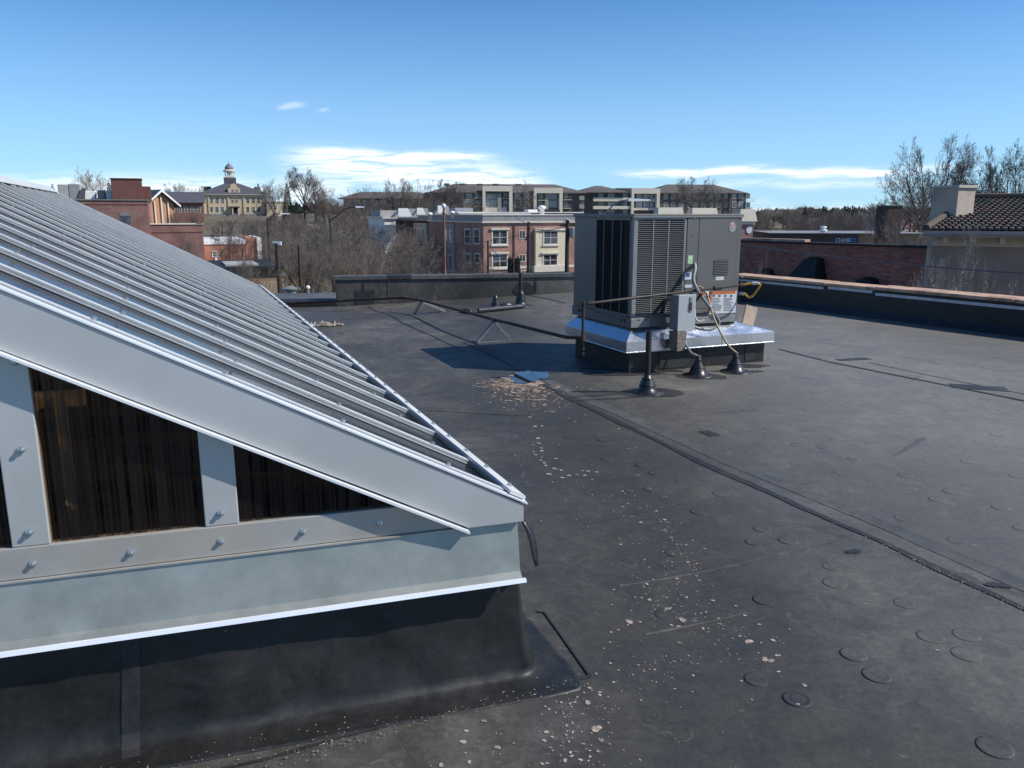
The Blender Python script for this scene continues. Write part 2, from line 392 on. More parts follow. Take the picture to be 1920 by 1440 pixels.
# lap seams
follow([g2(1000, 708), g2(1060, 745), g2(1330, 875), g2(1640, 1012), g2(1920, 1143), g2(2200, 1275)], .042, .004, 'lap_seam', M_SEAM, roof, jit=.008, seed=3)
follow([g2(1010, 705), g2(1085, 742), g2(1370, 868), g2(1672, 990), g2(1920, 1098), g2(2240, 1240)], .12, .0025, 'lap_strip', M_LAP, roof, jit=.004, seed=4)
follow([g2(870, 642), g2(935, 672), g2(1000, 708)], .04, .006, 'lap_seam', M_SEAM, roof, jit=.004, seed=5)
follow([g2(690, 575), g2(750, 603), g2(815, 632), g2(870, 658)], .04, .005, 'lap_seam', M_SEAM, roof, jit=.006, seed=6)
follow([g2(1460, 655), g2(1560, 680), g2(1700, 708), g2(1920, 752), g2(2150, 800)], .045, .005, 'lap_seam', M_SEAM, roof, jit=.004, seed=7)
follow([g2(1630, 680), g2(1800, 716), g2(1990, 752)], .02, .004, 'lap_seam', M_LAP, roof, jit=.003, seed=8)
follow([g2(985, 553), g2(1060, 568)], .05, .004, 'lap_seam', M_SEAM, roof, seed=8)
follow([g2(1060, 745), g2(1120, 742), g2(1200, 736)], .05, .004, 'lap_seam', M_SEAM, roof, jit=.01, seed=9)
follow([g2(1080, 752), g2(1150, 748), g2(1250, 742)], .03, .0045, 'lap_seam', M_SEAM, roof, jit=.01, seed=10)
follow([g2(985, 780), g2(900, 776), g2(800, 770)], .012, .003, 'lap_seam', M_SEAM, roof, jit=.002, seed=11)
follow([g2(1160, 1100), g2(1380, 1060), g2(1590, 1010)], .010, .003, 'lap_seam', M_LAP, roof, jit=.002, seed=12)
follow([g2(1210, 1190), g2(1400, 1150)], .010, .003, 'lap_seam', M_LAP, roof, jit=.002, seed=13)
follow([g2(1340, 775), g2(1420, 768)], .012, .003, 'lap_seam', M_LAP, roof, jit=.002, seed=14)
def blob(name, m, px, py, rx_, ry_, lift, parent, seed=0, rough=.22, n=36, **k):
    c = Vector(g2(px, py)); R = random.Random(seed); ph = [R.uniform(0, 6.28) for _ in range(6)]
    q = MB(); q.v.append((c.x, c.y, rz(c.x, c.y)+lift))
    for i in range(n):
        a = 2*pi*i/n; r = 1+rough*(.6*sin(2*a+ph[0])+.45*sin(3*a+ph[1])+.35*sin(5*a+ph[2])+.3*sin(9*a+ph[3])+.25*sin(14*a+ph[4]))
        x, y = c.x+rx_*r*cos(a), c.y+ry_*r*sin(a); q.v.append((x, y, rz(x, y)+lift))
    for i in range(n): q.f.append((0, 1+i, 1+(i+1) % n))
    return q.build(name, m, parent, **k)
# sealed patches (glossy-dark or pale repair discs)
M_PATCH = membrane('patch_rubber', (.028, .028, .03), (.05, .05, .052))
def rectpatch(px, py, w, h, ang, seed=0, lift=.004, m=None):
    c = Vector(g2(px, py)); d = Vector((cos(ang), sin(ang)))*(w/2)
    follow([c-d, c+d], h, lift, 'repair_patch', m or M_PATCH, roof, jit=.002, seed=seed)
rectpatch(1835, 727, .5, .22, radians(-20), 2)
rectpatch(1600, 674, .42, .12, radians(15), 3)
rectpatch(1330, 813, .16, .09, radians(-66), 5)
for i, (px, py, a, b) in enumerate([(1200, 692, .48, .16), (1160, 702, .35, .08), (1395, 686, .30, .10), (1600, 1035, .04, .025), (1870, 1098, .05, .03)]):
    blob('sealant_patch', M_PATCH, px, py, a, b, .0045, roof, seed=i+40, rough=.3)

# fastener plates showing through the membrane
q = MB(); q.lathe((0, 0, 0), [(.054, -.002), (.047, .0006), (.041, .0030), (.035, .0010), (.014, .0007), (.009, .0018), (.001, .0020)], 20)
FP = q.build('fastener_plate', M_MEM, roof, smooth=True)
ZR = [(35,575),(75,310),(250,363),(235,423),(490,440),(410,503),(640,568),(735,610),(610,615),(895,705),(905,765),(650,825),(1160,840),(1255,960),(1385,955),(1385,1025),(975,1025),(1060,1100),(620,1117),(225,1245),(330,1310),(1490,1365),(325,655),(295,880),(515,195),(605,350),(435,272),(765,262),(975,312),(1390,322),(1335,432),(1280,460),(1160,530),(1510,490),(1350,610),(865,270),(955,495),(1165,372),(350,108),(390,125),(545,142),(610,77),(665,200),(930,365),(1570,375),(1590,565),(1500,225),(90,690),(150,695),(18,435),(200,335),(840,430)]
ZR = [(1100+a/1.946, 700+b/1.946) for a, b in ZR]
ZR += [(880+(a)/5.54, 640+b/5.54) for a, b in [(0,640),(620,760),(320,840),(820,860),(480,1020),(1050,990),(660,700),(1400,1020),(900,1270)]]
ZR += [(780, 745), (880, 757), (830, 790), (960, 790), (905, 800), (700, 698), (760, 690), (640, 640), (560, 610), (720, 660), (860, 815), (1480, 620), (1560, 645), (1650, 640), (1700, 670), (1780, 660), (1850, 690), (1620, 700), (1530, 735), (1760, 740), (1880, 770)]
x0, y0 = g2(*ZR[0]); FP.location = (x0, y0, rz(x0, y0)+.0005); FP.scale.z = .3
for i, (px, py) in enumerate(ZR[1:]):
    x, y = g2(px, py); s = random.uniform(.85, 1.1)
    place(FP.data, 'fastener_plate', roof, (x, y, rz(x, y)+.001), rot=(0, 0, random.uniform(0, 6)), scale=(s, s, random.uniform(.10, .38)))
# one plate that has a dark double ring
x, y = g2(1495, 1311)
q = MB(); q.lathe((x, y, rz(x, y)), [(.056, -.003), (.050, .003), (.042, .0035), (.036, .0015), (.028, .0015), (.022, .003), (.012, .003), (.004, .002)], 26)
q.build('fastener_plate', M_SEAM, roof, smooth=True, label='dark fastener plate with a double ring')

# dried silt spots where water stood
q = MB(); R = random.Random(11)
def spot(px, py, r, lift=.0022):
    x, y = g2(px, py); n = 8 if r < .005 else 18; ph = R.uniform(0, 6); b = len(q.v)
    q.v.append((x, y, rz(x, y)+lift))
    for i in range(n):
        a = 2*pi*i/n; rr = r*(1+.20*sin(2*a+ph)+.10*sin(3*a+ph*2)+R.uniform(-.06, .06)); u, v = x+rr*cos(a), y+rr*sin(a)
        q.v.append((u, v, rz(u, v)+lift))
    for i in range(n): q.f.append((b, b+1+i, b+1+(i+1) % n))
Z3 = [(130,430,7),(150,475,6),(255,503,7),(285,535,9),(290,452,6),(310,600,6),(370,690,6),(400,740,6),(330,750,6),(230,827,8),(220,770,7),(295,860,9),(350,900,13),(155,907,13),(200,820,5),(460,830,7),(545,850,5),(592,980,13),(650,1045,11),(672,1050,10),(700,1090,5),(680,975,7),(697,1030,8),(335,925,7),(310,920,5),(578,885,5),(630,917,5),(35,1298,14),(52,1340,7),(5,1203,9),(48,1175,5),(90,945,5),(115,938,5),(62,1005,4),(198,545,8),(285,573,6),(330,625,5),(388,610,4),(195,908,5),(795,1140,7),(770,1210,6),(1280,1012,6),(1160,0,2),(100,790,4),(365,818,6),(412,757,6),(425,930,5),(480,895,5),(12,1150,6),(280,450,4),(140,440,5)]
for a, b, s in Z3: spot(1100+a/1.946, 700+b/1.946, .00125*s)
Z5 = [(865,880,8),(825,1010,10),(835,1060,8),(860,1110,6),(865,1140,8),(800,1180,6),(775,1078,5),(888,1265,7),(905,1292,7),(1010,1220,6),(1000,1325,9),(1065,1340,7),(940,1380,9),(1285,1345,6),(1345,1350,6),(1435,1360,6),(1310,1395,7),(1145,1395,7),(1230,1385,5),(795,885,9),(1140,800,4),(1210,835,5),(1665,908,6),(900,652,7),(1045,685,4),(1115,665,4),(1150,655,4),(780,1150,5),(1075,1418,7),(1850,1105,4),(1765,1118,4),(855,1238,6)]
for a, b, s in Z5: spot(860+a/5.54, 640+b/5.54, .0019*s)
Z7 = [(1855,528,10),(1848,552,5),(1790,580,5),(1745,598,4),(1702,694,5),(1655,1172,12),(1685,1240,7),(1603,1015,7),(1528,1017,6),(1448,1018,6),(1065,1286,10),(985,1128,8),(878,1187,8),(860,1255,11),(873,1320,4),(895,1375,8),(728,1393,9),(1360,1195,9),(1345,1245,8),(1460,1083,5),(1480,1155,7),(1162,1261,5),(1335,1385,7),(1365,1382,6),(1470,1368,7),(1565,1362,7),(1620,1342,6),(1680,955,6),(1495,1253,4),(950,1250,3),(1058,1202,3),(1085,1206,3),(1385,1290,6)]
for a, b, s in Z7: spot(600+a/3.2, 1000+b/3.2, .00095*s)
path = [(1000, 780), (1012, 850), (1060, 900), (1180, 950), (1230, 1000), (1290, 1050), (1235, 1110), (1300, 1150), (1400, 1200), (1240, 1250), (1100, 1330), (1080, 1400)]
for i in range(850):
    a, b = R.choice(path); spot(R.gauss(a, 42), R.gauss(b, 30), abs(R.gauss(0, .0022))+.0010)
for i in range(60): spot(R.uniform(700, 1500), R.uniform(1150, 1440), abs(R.gauss(0, .002))+.001)
for (A_, B_, n_, w_) in ((g2(1000, 712), g2(1640, 1016), 260, .02), (g2(1640, 1016), g2(2000, 1182), 200, .016), (g2(500, 1428), g2(1105, 1272), 160, .02), (g2(0, 1500), g2(700, 1375), 120, .04)):
    A_, B_ = Vector(A_), Vector(B_)
    for i in range(n_):
        p = A_.lerp(B_, R.random())+Vector((R.gauss(0, w_), R.gauss(0, w_))); z = rz(p.x, p.y)+.008; r = R.uniform(.001, .0035); b = len(q.v)
        q.v += [(p.x-r, p.y-r*.6, z), (p.x+r, p.y-r*.4, z), (p.x+r*.5, p.y+r, z), (p.x-r*.6, p.y+r*.7, z)]; q.f.append((b, b+1, b+2, b+3))
q.build('dried_silt_spots', M_SILT, kind='stuff', label='pale dried silt spots scattered down the dark membrane', cat='silt spots')
q = MB()
for i in range(1100):
    t = R.random(); a = R.gauss(985, 26+22*t); b = 722+abs(R.gauss(0, 20)); a += (722-b)*-.4
    if R.random() < .5: a = R.gauss(955, 24); b = R.gauss(721, 4.5)
    spot(a, b, abs(R.gauss(0, .0075))+.003, .0026+R.random()*.001)
q.build('orange_silt_crust', M_SILTO, kind='stuff', label='orange crusty silt left around the small puddle', cat='silt crust')
# puddle with an orange dried rim
mW, gw, bw = newmat('puddle_water')
bw.inputs['Base Color'].default_value = (.02, .022, .026, 1); bw.inputs['Roughness'].default_value = .03; bw.inputs['Specular IOR Level'].default_value = .5
bw.inputs['Coat Weight'].default_value = 0; bw.inputs['Coat IOR'].default_value = 1.7; bw.inputs['Coat Roughness'].default_value = .02
blob('orange_silt_rim', M_SILTO, 982, 712, .20, .30, .006, None, seed=5, rough=.32, n=60, kind='stuff', label='orange silt rim under and around the water puddle', cat='silt crust')
c = Vector(g2(992, 708)); ph = [R.uniform(0, 6) for _ in range(5)]; q = MB(); zf = rz(c.x, c.y)+.013
q.v.append((c.x, c.y, zf)); n = 70
for i in range(n):
    a = 2*pi*i/n; r = 1+.14*sin(2*a+ph[0])+.12*sin(3*a+ph[1])+.08*sin(7*a+ph[2])+.06*sin(13*a+ph[3])+.05*sin(23*a+ph[4])
    q.v.append((c.x+.20*r*cos(a), c.y+.32*r*sin(a), zf))
for i in range(n): q.f.append((0, 1+i, 1+(i+1) % n))
q.build('puddle', mW, kind='structure')

# ------------------------------------------------------------------ parapets
NA = Vector((-RD.y, RD.x))          # outward normal of the right edge (to +x)
def parR(t, off, z):                # t metres along from the far-right corner, off outward
    p = FR + RD*t + NA*off; return (p.x, p.y, z)
PH = .46
wr = thing('parapet_wall', 'right-hand parapet clad in black rubber under a terracotta coping', 'parapet', (FR.x, FR.y, 0), world=True)
LEN = 22.5
q = MB(); q.hexa([parR(-.3, .0, -.3), parR(LEN, .0, -.3), parR(LEN, .32, -.3), parR(-.3, .32, -.3)][::1], [parR(-.3, .0, PH), parR(LEN, .0, PH), parR(LEN, .32, PH), parR(-.3, .32, PH)])
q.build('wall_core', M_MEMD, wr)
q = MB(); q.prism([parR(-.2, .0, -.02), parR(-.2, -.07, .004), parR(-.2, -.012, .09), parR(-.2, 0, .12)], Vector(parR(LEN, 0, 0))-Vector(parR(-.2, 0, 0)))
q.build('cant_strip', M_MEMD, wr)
t = -.1; i = 0
joints = [0, 2.35, 3.35, 5.6, 7.3, 9.0, 10.6, 12.2, 13.8, 15.4, 17, 18.6, 20.2, 21.8]
for a, b in zip(joints[:-1], joints[1:]):
    dz = [0, -.006, .006, .002, .006, 0, .004, 0, .003, 0, .004, 0, .002][i % 13]; of = [0, .012, -.004, 0, .004, 0, -.003, 0, .003, 0, 0, .002, 0][i % 13]
    q = MB(); z0, z1 = PH+dz, PH+.062+dz
    A = [parR(a+.006, -.035+of, z0), parR(b-.006, -.035+of, z0), parR(b-.006, .36, z0), parR(a+.006, .36, z0)]
    B = [parR(a+.006, -.035+of, z1-.012), parR(b-.006, -.035+of, z1-.012), parR(b-.006, .36, z1), parR(a+.006, .36, z1)]
    q.hexa(A, B); q.build('coping_slab', M_COPE, wr, bev=.008); i += 1
for a, b, z in ((0, 2.3, PH-.05), (2.4, 3.3, PH-.035), (3.36, 12.2, PH-.065), (12.25, LEN, PH-.06)):
    q = MB(); q.hexa([parR(a, -.010, z-.022), parR(b, -.010, z-.022), parR(b, .003, z-.022), parR(a, .003, z-.022)], [parR(a, -.010, z+.022), parR(b, -.010, z+.022), parR(b, .003, z+.022), parR(a, .003, z+.022)])
    q.build('termination_bar', M_TERM, wr)
q = MB(); q.lathe((0, 0, 0), [(.007, -.004), (.007, .002), (.004, .005)], 6); me = None
for k in range(70):
    t = .15+k*.25
    if t > 14: break
    p = parR(t, -.012, PH-.06)
    if me is None:
        o = q.build('bar_screw', M_INK, wr, local=True); me = o.data; o.location = Vector(p)-OFF[wr.name]; 
    else: o = place(me, 'bar_screw', wr, p)
    o.rotation_euler = (pi/2, 0, atan2(NA.y, NA.x)-pi/2)
# far parapet: tall part from x=-3.3 to the corner, low curb to the left of it
fd = Vector((13.42, 2.24)).normalized(); fn = Vector((-fd.y, fd.x))
def parF(x, off, z):
    p = Vector((x, fy(x))) + fn*off; return (p.x, p.y, z)
wf = thing('parapet_wall', 'far black rubber parapet ending abruptly beside the rusty gas pipe', 'parapet', (-3.3, fy(-3.3), 0), world=True)
PF = .545
q = MB(); xs = [-3.3, 4.55]
for a, b in zip(xs[:-1], xs[1:]):
    q = MB(); q.hexa([parF(a+.002, 0, -.3), parF(b-.002, 0, -.3), parF(b-.002, .3, -.3), parF(a+.002, .3, -.3)], [parF(a+.002, 0, PF), parF(b-.002, 0, PF), parF(b-.002, .3, PF), parF(a+.002, .3, PF)])
    q.build('wall_sheet', M_MEMF if 'M_MEMF' in globals() else M_MEM, wf, bev=.012)
for a, b, dz in ((-3.33, -2.35, 0), (-2.36, -1.9, .004), (-1.91, 1.2, 0), (1.19, 4.5, .003)):
    q = MB(); q.hexa([parF(a, -.02, PF+.003+dz), parF(b, -.02, PF+.003+dz), parF(b, .33, PF+.003+dz), parF(a, .33, PF+.003+dz)], [parF(a, -.02, PF+.016+dz), parF(b, -.02, PF+.016+dz), parF(b, .33, PF+.016+dz), parF(a, .33, PF+.016+dz)])
    q.add([parF(a, -.024, PF-.05), parF(b, -.024, PF-.045), parF(b, -.021, PF+.012+dz), parF(a, -.021, PF+.012+dz)], [(0, 1, 2, 3)])
    q.build('top_sheet', M_LAP if dz == 0 else M_PATCH, wf)
def wallpatch(px0, py0, px1, py1, m=M_PATCH, name='wall_patch', off=-.006, rnd=False):
    p0, n = parF(0, off, 0), (fn.x, fn.y, 0)
    q = MB()
    if rnd:
        cx, cy, a_, b_ = (px0+px1)/2, (py0+py1)/2, (px1-px0)/2, (py1-py0)/2
        pts = [onplane(cx+a_*cos(k*pi/12)*(1+.08*sin(k*1.7)), cy+b_*sin(k*pi/12)*(1+.08*cos(k*2.3)), p0, n) for k in range(24)]
        q.prism(pts, Vector((fn.x, fn.y, 0))*.004)
    else:
        q.prism([onplane(px0, py0, p0, n), onplane(px1, py0, p0, n), onplane(px1, py1, p0, n), onplane(px0, py1, p0, n)], Vector((fn.x, fn.y, 0))*.004)
    q.build(name, m, wf)
wallpatch(666, 545, 702, 576); wallpatch(962, 530, 1003, 558, rnd=True); wallpatch(680, 526, 683, 548, M_SEAM, 'wall_seam'); wallpatch(1003, 522, 1006, 548, M_SEAM, 'wall_seam', off=-.009)
wallpatch(727, 524, 731, 560, M_LAP, 'wall_seam')
wl = thing('low_curb', 'low rubber-covered roof edge left of the taller far parapet', 'roof edge', (-6, fy(-6), 0), world=True)
q = MB(); q.hexa([parF(-9, 0, -.3), parF(-3.32, 0, -.3), parF(-3.32, .3, -.3), parF(-9, .3, -.3)], [parF(-9, 0, .10), parF(-3.32, 0, .10), parF(-3.32, .3, .13), parF(-9, .3, .13)]); q.build('curb_core', M_MEMD, wl, bev=.015)
q = MB(); q.hexa([parF(-9, .31, -.3), parF(-3.32, .31, -.3), parF(-3.1, 2.6, -.3), parF(-9, 2.6, -.3)], [parF(-9, .31, .10), parF(-3.32, .31, .10), parF(-3.1, 2.6, .02), parF(-9, 2.6, .02)]); q.build('lower_roof_sheet', M_LAP, wl)
# outer walls of our building below the roof
M_BRO = brickmat('own_brick', (.28, .10, .06), (.22, .08, .05), (.3, .27, .24))
q = MB()
c = [Vector((-9, 14.04+2.9)), Vector((-3.0, 15.04+2.85)), Vector((4.35, 16.6)), Vector(parR(LEN, .3, 0)[:2]), Vector((-9, -3.4))]
q.prism([(p.x, p.y, -7.6) for p in c], (0, 0, 7.25)); tag(q.build('own_building', M_BRO), 'brick body of the building beneath the roof we stand on', 'building')

# ------------------------------------------------------------------ skylight
E = Vector((.015, 2.765, 0)); GD = Vector((-.953, -.302, 0)); VD = Vector((-.383, .924, 0)); SL = .5206; LN = 9.25; HT = 2.52
UP = Vector((0, 0, 1)); GN = Vector((.302, -.953, 0))           # gable outward normal; eave outward normal:
EN = Vector((.924, .383, 0))
def sk(t, w, z): return E + GD*t + VD*w + UP*z                   # t up the gable, w along the eave
sky_ = thing('skylight', 'long gabled skylight with ribbed translucent panels on a black rubber curb', 'skylight', tuple(E), world=True)
TW = 2*HT
def sl_z(t): return .68 + SL*(t if t <= HT else TW-t)
# curb (rubber): profile swept round the near and both long sides
prof = [(.50, .0), (.203, .0), (.19, .001), (.12, .003), (.085, .008), (.066, .020), (.052, .045), (.042, .10), (.030, .20), (.012, .33), (0, .41)] or [ (.10, .018), (.045, .05), (.012, .12), (.0, .22), (-.004, .34), (0, .41)]
def curbrow(w_or_t, side, seed):
    pass
q = MB(); NS = 70; R = random.Random(5)
corner = E
def outpt(s, off):
    """walk: gable side from t=TW to 0, then a rounded corner, then eave side; s in metres"""
    if s < TW: p = corner + GD*(TW-s); n = GN
    elif s < TW+.16:
        f = (s-TW)/.16; n = (GN*(1-f)+EN*f).normalized(); p = corner
    else: p = corner + VD*(s-TW-.16); n = EN
    return p + n*off
S_ = []; s = 0
while s < TW+.16+LN:
    S_.append(s); s += .02 if TW-.1 < s < TW+.3 else .03
S_.append(TW+.16+LN)
def csurf(s, off, z, lift=0):
    if off > .12 and TW < s < TW+.16:
        f = (s-TW)/.16; p = corner + GN*off*min(1, 2-2*f)*1.03 + EN*off*min(1, 2*f)*1.03; return (p.x, p.y, z)
    wob = .010*sin(s*3.1+z*9)+.007*sin(s*7.7+2)+.005*sin(s*17+z*20)+.004*sin(s*31-z*12)
    k = sst(.02, .08, z)*(1-sst(.18, .36, z))*.9+.18*sst(.0, .05, z)
    cr = exp(-((s-TW-.08)/.10)**2)*.03*(1-z/.41) if z > .02 else 0
    p = outpt(s, off + wob*k + cr + lift); return (p.x, p.y, z)
for s in S_:
    for off, z in prof:
        if off > .45: off = .205
        p = csurf(s, off, z)
        q.v.append((p[0], p[1], z if off < .15 else z*.5+rz(p[0], p[1])+(.0055 if off < .204 else -.002)))
n = len(prof)
for i in range(len(S_)-1):
    for k in range(n-1): q.f.append((i*n+k, i*n+k+1, (i+1)*n+k+1, (i+1)*n+k))
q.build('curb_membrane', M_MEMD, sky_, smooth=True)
# overlap strip on the curb and its seam
def curbstrip(px0, px1, name, m, off):
    q = MB(); P = []
    for z, o in [(.40, .002), (.33, .012), (.20, .030), (.10, .042), (.045, .052), (.020, .066), (.008, .085), (.003, .118)]:
        row = []
        for px in (px0, px1):
            t = 0
            # solve t so the point falls on the picture column px (at this height)
            lo, hi = 0, 2.6
            for _ in range(30):
                mid = (lo+hi)/2; p = sk(mid, 0, z) + GN*o; zc = (p.y)*cp - (p.z-H)*sp_
                if 960+F*p.x/zc > px: lo = mid
                else: hi = mid
            row.append(csurf(TW-lo, o, z, off))
        P.append(row)
    for a, b in P: q.v += [tuple(a), tuple(b)]
    for i in range(len(P)-1): q.f.append((i*2, i*2+1, i*2+3, i*2+2))
    o = q.build(name, m, sky_); md = o.modifiers.new('thick', 'SOLIDIFY'); md.thickness = .0015; return o
curbstrip(228, 263, 'curb_lap', M_PATCH, .002)
# flange edge bead & floor patch by the corner
follow([g2(0, 1530), g2(500, 1425), g2(640, 1385), g2(830, 1335), g2(1105, 1270)], .016, .006, 'flange_edge', M_SEAM, roof, jit=.004, seed=21)
a, b, c_, d = g2(1005, 1148), g2(1022, 1150), g2(1104, 1268), g2(1036, 1285)
q = MB(); q.prism([(x, y, rz(x, y)+.004) for x, y in (a, b, c_, d, g2(985, 1240))], (0, 0, .004))
follow([a, b, c_], .010, .006, 'patch_edge', M_SEAM, roof, jit=.003, seed=22)
# galvanised flashing around the curb, with a turned-out drip edge
fl = MB()
def ring(t0, t1, w0, w1, side):      # side 'g' gable near, 'e' eave, 'f' far gable, 'b' back eave
    pass
def flash(p0, p1, n, name='curb_flashing', k_=1):
    p0, p1 = Vector(p0), Vector(p1); q = MB(); L = []
    for o, z in ((.004, .605), (.016, .60), (.050, .425), (.078, .408), (.074, .404), (.045, .420), (.008, .59)): L.append((o, z))
    P = []
    for p in (p0, p1):
        for o, z in L: P.append(tuple(p + n*o*k_ + UP*z))
    k = len(L); q.add(P, [(i, i+1, k+i+1, k+i) for i in range(k-1)]+[tuple(range(k))[::-1], tuple(range(k, 2*k))]); return q.build(name, M_GALV, sky_)
flash(sk(TW+.02, 0, 0), sk(.0, 0, 0), GN); flash(sk(0, .0, 0), sk(0, LN, 0), EN, k_=.18); flash(sk(0, LN, 0), sk(TW, LN, 0), -GN); flash(sk(TW, LN, 0), sk(TW, 0, 0), -EN)
q = MB()
P = [sk(TW, -.0775, .409), sk(-.004, -.0775, .409), sk(-.004, -.083, .397), sk(TW, -.083, .397)]
q.prism(P, GN*.010); q.build('drip_edge', M_LIP, sky_)
# loose rubber flap at the corner
q = MB(); P = []
for i in range(8):
    f = i/7; z = .61-.17*f; o = .006+.045*f+.006*sin(f*5)
    P += [tuple(sk(-.002, -.02-.05*f, z)+EN*o), tuple(sk(-.002, -.01-.05*f, z+.004)+EN*(o+.012+.016*sin(f*3)))]
q.v = P; q.f = [(2*i, 2*i+1, 2*i+3, 2*i+2) for i in range(7)]
o = q.build('loose_flap', M_BOOT, sky_, smooth=True); md = o.modifiers.new('thick', 'SOLIDIFY'); md.thickness = .004
# sill bar
def slab(ts, z0, z1, o0, o1, name, m, w=0, **k):
    q = MB(); a, b = ts; n = GN
    q.hexa([sk(b, w, z0)+n*o0, sk(b, w, z0)+n*o1, sk(a, w, z0)+n*o1, sk(a, w, z0)+n*o0], [sk(b, w, z1)+n*o0, sk(b, w, z1)+n*o1, sk(a, w, z1)+n*o1, sk(a, w, z1)+n*o0])
    return q.build(name, m, sky_, **k)
slab((.02, TW-.02), .606, .708, -.03, .014, 'sill_bar', M_SILL, bev=.003)
slab((.02, TW-.02), .600, .6055, .014, .024, 'sill_lip', M_SILL)
def tcol(px, z, o=.014):
    lo, hi = 0, 4
    for _ in range(40):
        mid = (lo+hi)/2; p = sk(mid, 0, z)+GN*o; zc = p.y*cp-(p.z-H)*sp_
        if zc < .1 or 960+F*p.x/zc < px: hi = mid
        else: lo = mid
    return lo
posts = [(tcol(415, .75)), tcol(55, .75)]
dpt = posts[1]-posts[0]; posts += [posts[1]+dpt*(k+1) for k in range(3)]
PWD = .052
for t in posts:
    if t+PWD > TW-.1: continue
    q = MB(); a, b = t-PWD, t+PWD; za, zb = sl_z(a)-.10, sl_z(b)-.10
    P = [sk(b, 0, .709), sk(a, 0, .709), sk(a, 0, za), sk(b, 0, zb)]
    q.prism([p+GN*-.03 for p in P], GN*.041); q.build('gable_post', M_FASC, sky_, bev=.003)
# bronze multiwall polycarbonate panes in the gable
def polycarb(name, tint, tr, base, rough, cell, ax):
    m, g, b = newmat(name); nt = m.node_tree; t = g.n('ShaderNodeTexCoord').outputs['Object']
    d = g.n('ShaderNodeVectorMath', operation='DOT_PRODUCT'); g.put(d.inputs[0], t); d.inputs[1].default_value = ax
    s = g.m('SINE', g.m('MULTIPLY', d.outputs['Value'], 2*pi/cell))
    n1 = g.n('ShaderNodeTexNoise', noise_dimensions='1D'); g.put(n1.inputs['W'], g.m('MULTIPLY', d.outputs['Value'], 1/cell/2.2)); n1.inputs['Scale'].default_value = 1
    wall = g.rng(s, .8, 1.0)
    f = g.m('MULTIPLY', g.m('SUBTRACT', 1, g.m('MULTIPLY', wall, .75)), g.rng(n1.outputs['Fac'], .3, .7, .45, 1.0), clamp=True)
    dirt = g.rng(g.noise(t, 3, 5, .7), .4, .8, 0, 1)
    g.put(b.inputs['Base Color'], g.mix(dirt, base, tuple(x*1.7 for x in base))); b.inputs['Roughness'].default_value = rough
    b.inputs['Specular IOR Level'].default_value = .75
    bp = g.n('ShaderNodeBump'); bp.inputs['Strength'].default_value = .02; bp.inputs['Distance'].default_value = .002
    g.put(bp.inputs['Height'], s); g.put(b.inputs['Normal'], bp.outputs[0])
    T = g.n('ShaderNodeBsdfTransparent'); T.inputs[0].default_value = (*tint, 1)
    mx = g.n('ShaderNodeMixShader'); g.put(mx.inputs[0], g.m('MULTIPLY', f, tr)); nt.links.new(b.outputs[0], mx.inputs[1]); nt.links.new(T.outputs[0], mx.inputs[2])
    nt.links.new(mx.outputs[0], nt.nodes['Material Output'].inputs[0]); return m
M_PC = polycarb('bronze_polycarbonate', (.92, .84, .75), .95, (.010, .008, .008), .16, .016, tuple(GD))
M_PCR = polycarb('roof_polycarbonate', (.96, .88, .78), .5, (.026, .030, .042), .12, .016, tuple(VD))
edges = sorted([0.16]+[x for t in posts for x in (t-PWD, t+PWD)])
for a, b in zip(edges[0::2], edges[1::2]):
    q = MB(); zz = lambda t: max(.7095, sl_z(t)-.10)
    P = [sk(b-.001, 0, .7095), sk(a+.001, 0, .7095), sk(a+.001, 0, zz(a)), sk(b-.001, 0, zz(b))] if zz(a) > .715 else [sk(b-.001, 0, .7095), sk(a+.15, 0, .7095), sk(b-.001, 0, zz(b))]
    if a < HT < b: P = P[:3]+[sk(HT, 0, zz(HT))]+P[3:]
    q.prism([p+GN*-.012 for p in P], GN*.010); q.build('gable_pane', M_PC, sky_)
# rake fascia
def rake(w, n, sgn, name='rake_fascia'):
    q = MB(); top = lambda t: .69+SL*t; bot = lambda t: .505+SL*t
    P = [sk(-.015, w, .675), sk(-.015, w, .612), sk(.19, w, .612), sk(HT, w, bot(HT)), sk(HT, w, top(HT))]
    q.prism([p+n*.022 for p in P], n*.020); q.build(name, M_FASC, sky_)
    # folded bottom and top lips
    for z0, o0, o1, th, a in ((-.010, .030, .062, .009, .19), (.1855, .010, .0465, .006, -.03)):
        q = MB(); za = lambda t: .505+SL*t+z0
        q.prism([sk(a, w, za(a))+n*o0, sk(a, w, za(a))+n*o1, sk(a, w, za(a)+th)+n*o1, sk(a, w, za(a)+th)+n*o0], GD*(HT-a)+UP*(SL*(HT-a))); q.build('fascia_lip', M_LIP, sky_)
    q = MB(); bk = lambda t: sl_z(t)
    P = [sk(TW+.03, w, .675), sk(TW+.03, w, .612), sk(TW-.19, w, .612), sk(HT, w, bot(HT)), sk(HT, w, top(HT))]
    q.prism([p+n*.022 for p in P], n*.020); q.build(name, M_FASC, sky_)
rake(0, GN, 1); rake(LN, -GN, -1)
